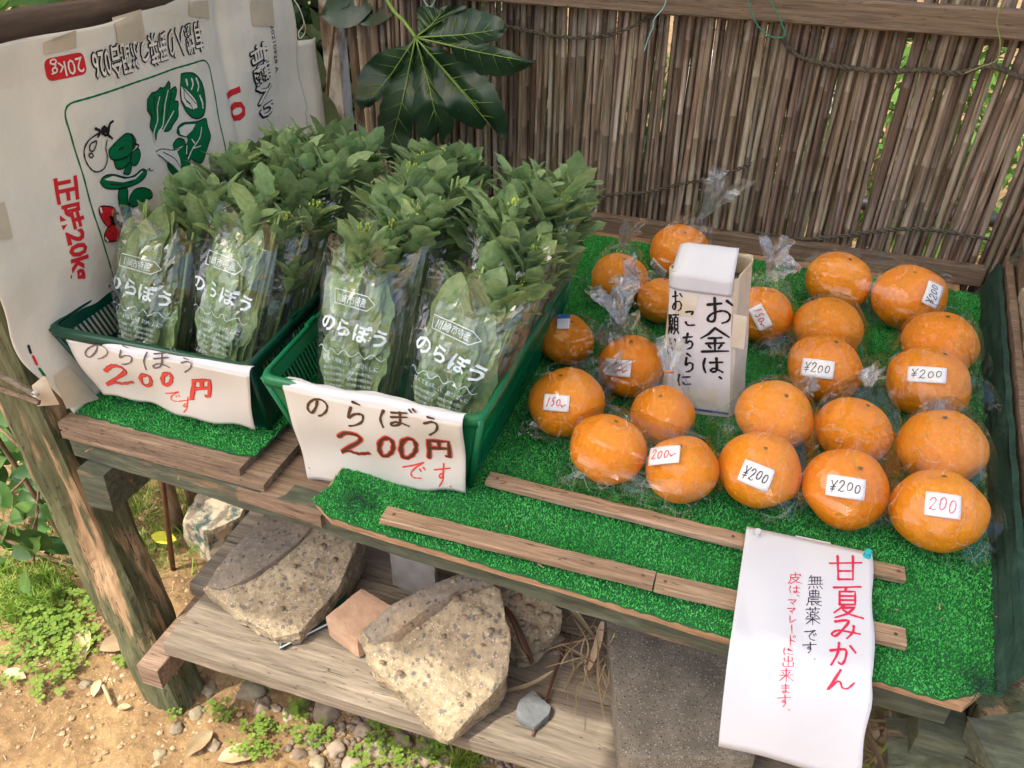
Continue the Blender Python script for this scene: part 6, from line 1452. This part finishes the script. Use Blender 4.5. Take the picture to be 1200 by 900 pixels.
# ------------------------------------------------------------------ left shrub in front
random.seed(41)
ls = thing('garden_shrub', 'glossy leaved green shrub at the left edge behind the front post', 'shrub', (-1.25,0.95,0))
spots = [(12,585),(38,566),(52,600),(20,620),(58,580),(35,640),(8,655),(48,628),(30,665),(5,610),(62,560),(18,545),(2,530),(40,535),(25,515),(60,620),(10,690),(44,590),(0,570),(28,600),(14,640),(55,545),(35,500),(5,500),(18,480),(-10,560),(-8,640),(50,510),(70,530),(66,588)]
for i, (px, py) in enumerate(spots):
    y_ = random.uniform(0.84, 0.98); p = at(px, py, y=y_)
    inst('leaf', lm_sh[i % 4], ls, p, look_rot(Vector((random.uniform(-1,1), random.uniform(-0.5,0.5), random.uniform(-0.8,0.2))), Vector((0.5,-0.8,0.75))+rv(0.25)), random.uniform(0.7,1.0))
for i in range(150):
    y_ = random.uniform(0.93, 1.15); p = at(random.uniform(-40,75), random.uniform(400,640), y=y_)
    inst('leaf', lm_sh[i % 4], ls, p, look_rot(Vector((random.uniform(-1,1), random.uniform(-0.6,0.4), random.uniform(-0.9,0.1))), Vector((0.5,-0.8,0.8))+rv(0.35)), random.uniform(0.7,1.0))
for a, c in (((-10,620),(30,560)),((20,700),(45,600)),((40,720),(50,520)),((-10,500),(60,560))):
    b = MB(); b.tube(smooth_pts([Vector((-1.25,0.95,0)), at(*a, y=0.93), at(*c, y=0.92)], 5), [0.006-0.0004*k for k in range(11)], 6); b.build('stem', m_branch, ls, True)
# rod staked in the ground behind
b = MB(); b.tube([at(203,667,z=.005), at(190,560,y=1.02), at(189,540,y=1.03)], 0.0055, 8)
tag(b.build('garden_stake', m_rust, None, True, loc=at(203,667,z=0)), 'thin brown stake standing in the ground behind the left post', 'stake')
mr = rough_solid('field_stone', [Vector(p) + Vector((0,0,0.09)) for p in (at(222,640,z=0), at(240,610,z=0), at(275,600,z=0), at(300,612,z=0), at(290,640,z=0), at(250,660,z=0))][::-1], -0.01, mat('mossy_stone', [(0.3,(0.3,0.25,0.18)),(0.7,(0.5,0.42,0.3))], 14, rough=0.9, bump=0.8, bscale=60, patch=(14,(1,1,1),0.55,0.62,(0.06,0.09,0.08))), None, 0.012, 0.006, 30, -0.1, 21, 0.006, loc=at(255,630,z=0)); tag(mr, 'pale stone with a dark lichen patch on the ground behind the shelf', 'stone')

# ------------------------------------------------------------------ on the ground
random.seed(51)
def stone(px, py, r_, lab, grp='stones and pebbles under the shelf', fl=0.6):
    p = at(px, py, z=0.0); p.z = gz(p.x, p.y) + 0.001; r = r_*mpp(p)*1.05; V0, F0 = ICO3; sx, sy, an = random.uniform(0.9,1.25), random.uniform(0.75,1.0), random.uniform(0,3.1); V = []
    for v in V0:
        q = v*(1 + noise.noise(v*1.3 + Vector((px,py,0)))*0.45 + noise.noise(v*3.1 + Vector((py,px,0)))*0.12); x_, y_ = q.x*sx*r, q.y*sy*r
        V.append(p + Vector((x_*math.cos(an)-y_*math.sin(an), x_*math.sin(an)+y_*math.cos(an), q.z*r*fl)))
    o = obj('stone', V, F0, m_stone, None, True, loc=p); tag(o, lab, 'stone', grp)
S_ = [(296,809,16,'largest smooth grey stone in the shade right of the post foot'), (307,829,11,'flat grey stone just below the largest smooth stone'), (323,829,6,'small pale egg shaped stone beside the flat grey stone'), (381,832,17,'big pale brown stone half under the shelf edge'),
      (246,810,9,'dark stone in shade near the foot of the post'), (230,836,8,'half buried round stone below the post foot'), (207,853,9,'brown stone sunk in the lit soil below the post'), (251,874,8,'pale round pebble on the lit soil between the fallen leaves'), (188,883,8,'tan pebble on the sunny soil left of the fallen leaves'),
      (337,838,8,'grey pebble next to the clover under the shelf'), (444,872,15,'large pale pebble among the gravel below the concrete lump'), (470,868,11,'grey pebble right of the large pale pebble in the gravel'), (496,882,13,'long pale stone at the end of the gravel'), (425,855,10,'tan pebble above the gravel by the shelf edge'),
      (395,875,12,'rounded stone left of the large pale pebble'), (415,893,13,'bottom edge stone in the middle of the gravel'), (364,866,9,'slim upright pebble left of the gravel'), (350,884,9,'small stone at the left rim of the gravel'), (372,893,9,'dull stone cut by the bottom of the picture'), (100,802,7,'pinkish pebble left of the post foot on the soil'), (116,807,6,'brown pebble beside the dry twig')]
for s in S_: stone(*s)
# gravel: many small stones in one object
b = MB(); V0, F0 = ICO1
for i in range(2600):
    x_ = random.uniform(-0.72, 0.05); y_ = random.uniform(0.72, 1.0)
    dens = min(1, max(0, (x_ + 0.66)/0.10))
    if random.random() > dens: continue
    r = random.choice([0.003,0.004,0.005,0.007,0.009]) * random.uniform(0.8,1.2); z = gz(x_, y_) + r*0.25; a = random.uniform(0,3); sx, sy = random.uniform(0.8,1.3), random.uniform(0.6,1)
    b.add([(x_ + (v.x*sx*math.cos(a)-v.y*sy*math.sin(a))*r, y_ + (v.x*sx*math.sin(a)+v.y*sy*math.cos(a))*r, z + v.z*r*0.6) for v in V0], F0)
tag(b.build('gravel', m_stone, None, True, kind='stuff', loc=(-0.4,0.85,0)), 'mixed grey gravel under the front of the shelf', 'gravel')
b = MB()
for i in range(9000):
    x_ = random.uniform(-1.9, -0.55); y_ = random.uniform(0.3, 1.7); r = random.choice([0.001,0.001,0.0015,0.0015,0.002,0.003,0.0055]) * random.uniform(0.7,1.3); z = gz(x_, y_) + r*0.2
    b.add([(x_ + v.x*r*random.uniform(0.8,1.2), y_ + v.y*r, z + v.z*r*0.7) for v in V0[:]], F0)
tag(b.build('soil_crumbs', mat('soil_crumb', [(0.3,(0.20,0.13,0.075)),(0.5,(0.36,0.25,0.14)),(0.75,(0.50,0.40,0.28))], 12, bump=0.5, bscale=80), None, False, kind='stuff', loc=(-1.2,0.8,0)), 'crumbs of soil and grit scattered over the bare earth', 'soil crumbs')
b = MB()
for i in range(230):
    x_ = random.uniform(-1.7, -0.5); y_ = random.uniform(0.35, 1.5); a = random.uniform(0,3.1); L_ = random.uniform(0.003,0.015); w = random.uniform(0.0004,0.001); z = gz(x_, y_)+0.003; d = Vector((math.cos(a), math.sin(a), random.uniform(-0.1,0.1)))*L_; s = Vector((-math.sin(a), math.cos(a), 0))*w; c = Vector((x_, y_, z))
    b.add([c-d-s, c-d+s, c+d+s+Vector((0,0,.002)), c+d-s+Vector((0,0,.002))], [(0,1,2,3)])
tag(b.build('straw_bits', m_dry, None, kind='stuff', loc=(-1.1,0.8,0)), 'chopped bits of straw strewn on the earth', 'straw bits')
DL = leaf_mesh('fallen_leaf', 0.058, 0.030, 1, 0.0, 0.15, 0.25, m_dry, 2, 9, 4, 0.03)
for px, py, sc_, a, lab in ((104,704,1.1,0.3,'pale curled fallen leaf on the weeds nearest the post'), (98,738,1.2,-0.9,'greyish fallen leaf folded over the clover left of the post'), (117,762,1.3,0.8,'long pale fallen leaf just left of the post foot'), (220,887,1.0,1.4,'pale upright fallen leaf at the bottom of the picture'), (256,892,1.2,0.6,'wide cream fallen leaf cut by the bottom of the picture right of the upright one'), (70,630,1.1,0.4,'pale fallen leaf in the grass behind the post'), (42,655,1.3,2.0,'dry brown leaf lying in the shade of the shrub'), (78,650,1.0,-0.4,'light dry leaf beside the brown one under the shrub'), (5,790,0.8,0.1,'small dry leaf at the left edge of the picture'), (116,795,0.6,-1.2,'tiny white leaf scrap on the soil left of the post foot'), (137,829,0.4,0.5,'small cream petal like scrap below the dry twig')):
    p = at(px, py, z=0.01); p.z = gz(p.x, p.y) + 0.010; inst('fallen_leaf', DL, None, p, look_rot((math.cos(a), math.sin(a), 0.06), Vector((0,0,1))+rv(0.12)), sc_); o = C.objects[-1] if False else bpy.data.objects[list(bpy.data.objects.keys())[-1]] if False else None
    oo = [q for q in C.objects if q.name.startswith('fallen_leaf') and 'label' not in q][0]; tag(oo, lab, 'fallen leaf', 'fallen leaves on the ground')
b = MB(); b.tube([at(121,803,z=.012), at(131,826,z=.010)], 0.0035, 6); tag(b.build('twig', m_dry, None, True, loc=at(126,815,z=0)), 'short thick dry twig lying on the soil left of the post foot', 'twig')
# yellow leaf by the stake
yl = inst('fallen_leaf', DL, None, at(177,628,z=0.06), look_rot((0.8,0.3,-0.2),(0.2,-0.7,1)), 0.9); yl.data = DL.copy(); yl.data.materials[0] = flat('yellow_leaf', (0.62,0.62,0.06), 0.5); tag(yl, 'yellow green leaf beside the thin stake', 'fallen leaf')
# grass
def grass(label, spots, n, h, m, spread=0.06, name='grass', w=0.0012):
    b = MB()
    for i in range(n):
        px, py = random.choice(spots); c = at(px, py, z=0.0); r = spread*abs(random.gauss(0,0.6)); a = random.uniform(0,6.28); x_, y_ = c.x + math.cos(a)*r, c.y + math.sin(a)*r*1.2; z = gz(x_, y_); L_ = h*random.uniform(0.4,1.1)
        d = Vector((random.gauss(0,0.35), random.gauss(0,0.35), 1)).normalized(); o_ = Vector((random.gauss(0,1), random.gauss(0,1), 0)).normalized()*w*random.uniform(0.6,1.4); p0 = Vector((x_, y_, z)); p1 = p0 + d*L_*0.55; p2 = p0 + d*L_ + Vector((d.x*0.5, d.y*0.5, -0.25))*L_*0.8
        b.add([p0-o_, p0+o_, p1+o_*0.8, p1-o_*0.8, p2], [(0,1,2,3),(3,2,4)])
    return tag(b.build(name, m, None, kind='stuff', loc=at(*spots[0], z=0)), label, 'grass')
grass('bright green grass tuft growing at the left edge of the picture', [(30,690),(10,700),(55,680),(45,710),(20,720),(70,700),(5,670)], 1500, 0.055, m_weed, 0.05)
grass('short mixed grass between the clover left of the post', [(50,740),(80,720),(90,760),(60,770),(30,735)], 420, 0.03, m_weed, 0.05)
grass('sparse grass blades on the sunny ground behind the post', [(20,640),(60,640),(170,640),(165,600),(190,640),(215,610),(150,580),(200,575),(230,590),(235,640)], 900, 0.07, m_weed, 0.10)
grass('small feathery green weed at the front edge of the shelf', [(545,893),(555,888),(538,898)], 330, 0.05, m_weed, 0.018)
b = MB()
def clover(b, c, n, spread, s=0.006):
    for i in range(n):
        r = spread*random.random()**0.6; a = random.uniform(0,6.28); x_, y_ = c.x + math.cos(a)*r, c.y + math.sin(a)*r; h = random.uniform(0.006,0.03); p = Vector((x_, y_, gz(x_, y_)+h)); t = random.uniform(0,2); k = s*random.uniform(0.6,1.3)
        for j in range(3):
            an = t + j*2.094; d = Vector((math.cos(an), math.sin(an), random.uniform(-0.1,0.3))); q = Vector((-math.sin(an), math.cos(an), 0)); b.add([p, p+d*k*0.55+q*k*0.55, p+d*k*1.1+q*k*0.3, p+d*k, p+d*k*1.1-q*k*0.3, p+d*k*0.55-q*k*0.55], [(0,1,2,3),(0,3,4,5)])
        b.add([p, p+Vector((0.0008,0,0)), Vector((x_+0.0008, y_, p.z-h)), Vector((x_, y_, p.z-h))], [(0,1,2,3)])
for px, py, n, sp_ in ((60,735,60,0.06),(75,765,75,0.07),(25,755,30,0.05),(90,720,40,0.05),(142,778,9,0.012),(60,805,12,0.03),(40,725,40,0.06),(110,690,30,0.06),(20,800,8,0.04)): clover(b, at(px, py, z=0.01), n, sp_, 0.008)
for px, py, n, sp_ in ((300,868,70,0.045),(265,835,14,0.02),(345,835,22,0.02),(375,860,20,0.02),(205,838,4,0.01),(285,790,10,0.02),(315,800,8,0.02),(450,860,40,0.035),(470,890,30,0.03),(430,885,20,0.03),(250,835,10,0.015),(510,880,40,0.03),(350,860,15,0.03)): clover(b, at(px, py, z=0.01), n, sp_, 0.006)
tag(b.build('clover', m_weed, None, kind='stuff', loc=at(80,770,z=0)), 'patches of small leaved clover and weeds over the soil and gravel', 'clover')
# green ground cover beyond, sunlit
b = MB()
for i in range(9000):
    x_ = random.uniform(-4.2, 3.0); y_ = random.uniform(2.0, 6.5)
    if noise.noise(Vector((x_*1.3, y_*1.3, 4))) < -0.05: continue
    p = Vector((x_, y_, 0)); L_ = random.uniform(0.03, 0.09); a = random.uniform(0,6.28); s = Vector((math.cos(a), math.sin(a), 0))*0.012; b.add([p-s, p+s, p + Vector((random.gauss(0,.02), random.gauss(0,.02), L_))], [(0,1,2)])
tag(b.build('grass', m_far, None, kind='stuff', loc=(0,3,0)), 'sunlit grass in the garden beyond the reed screen', 'grass')
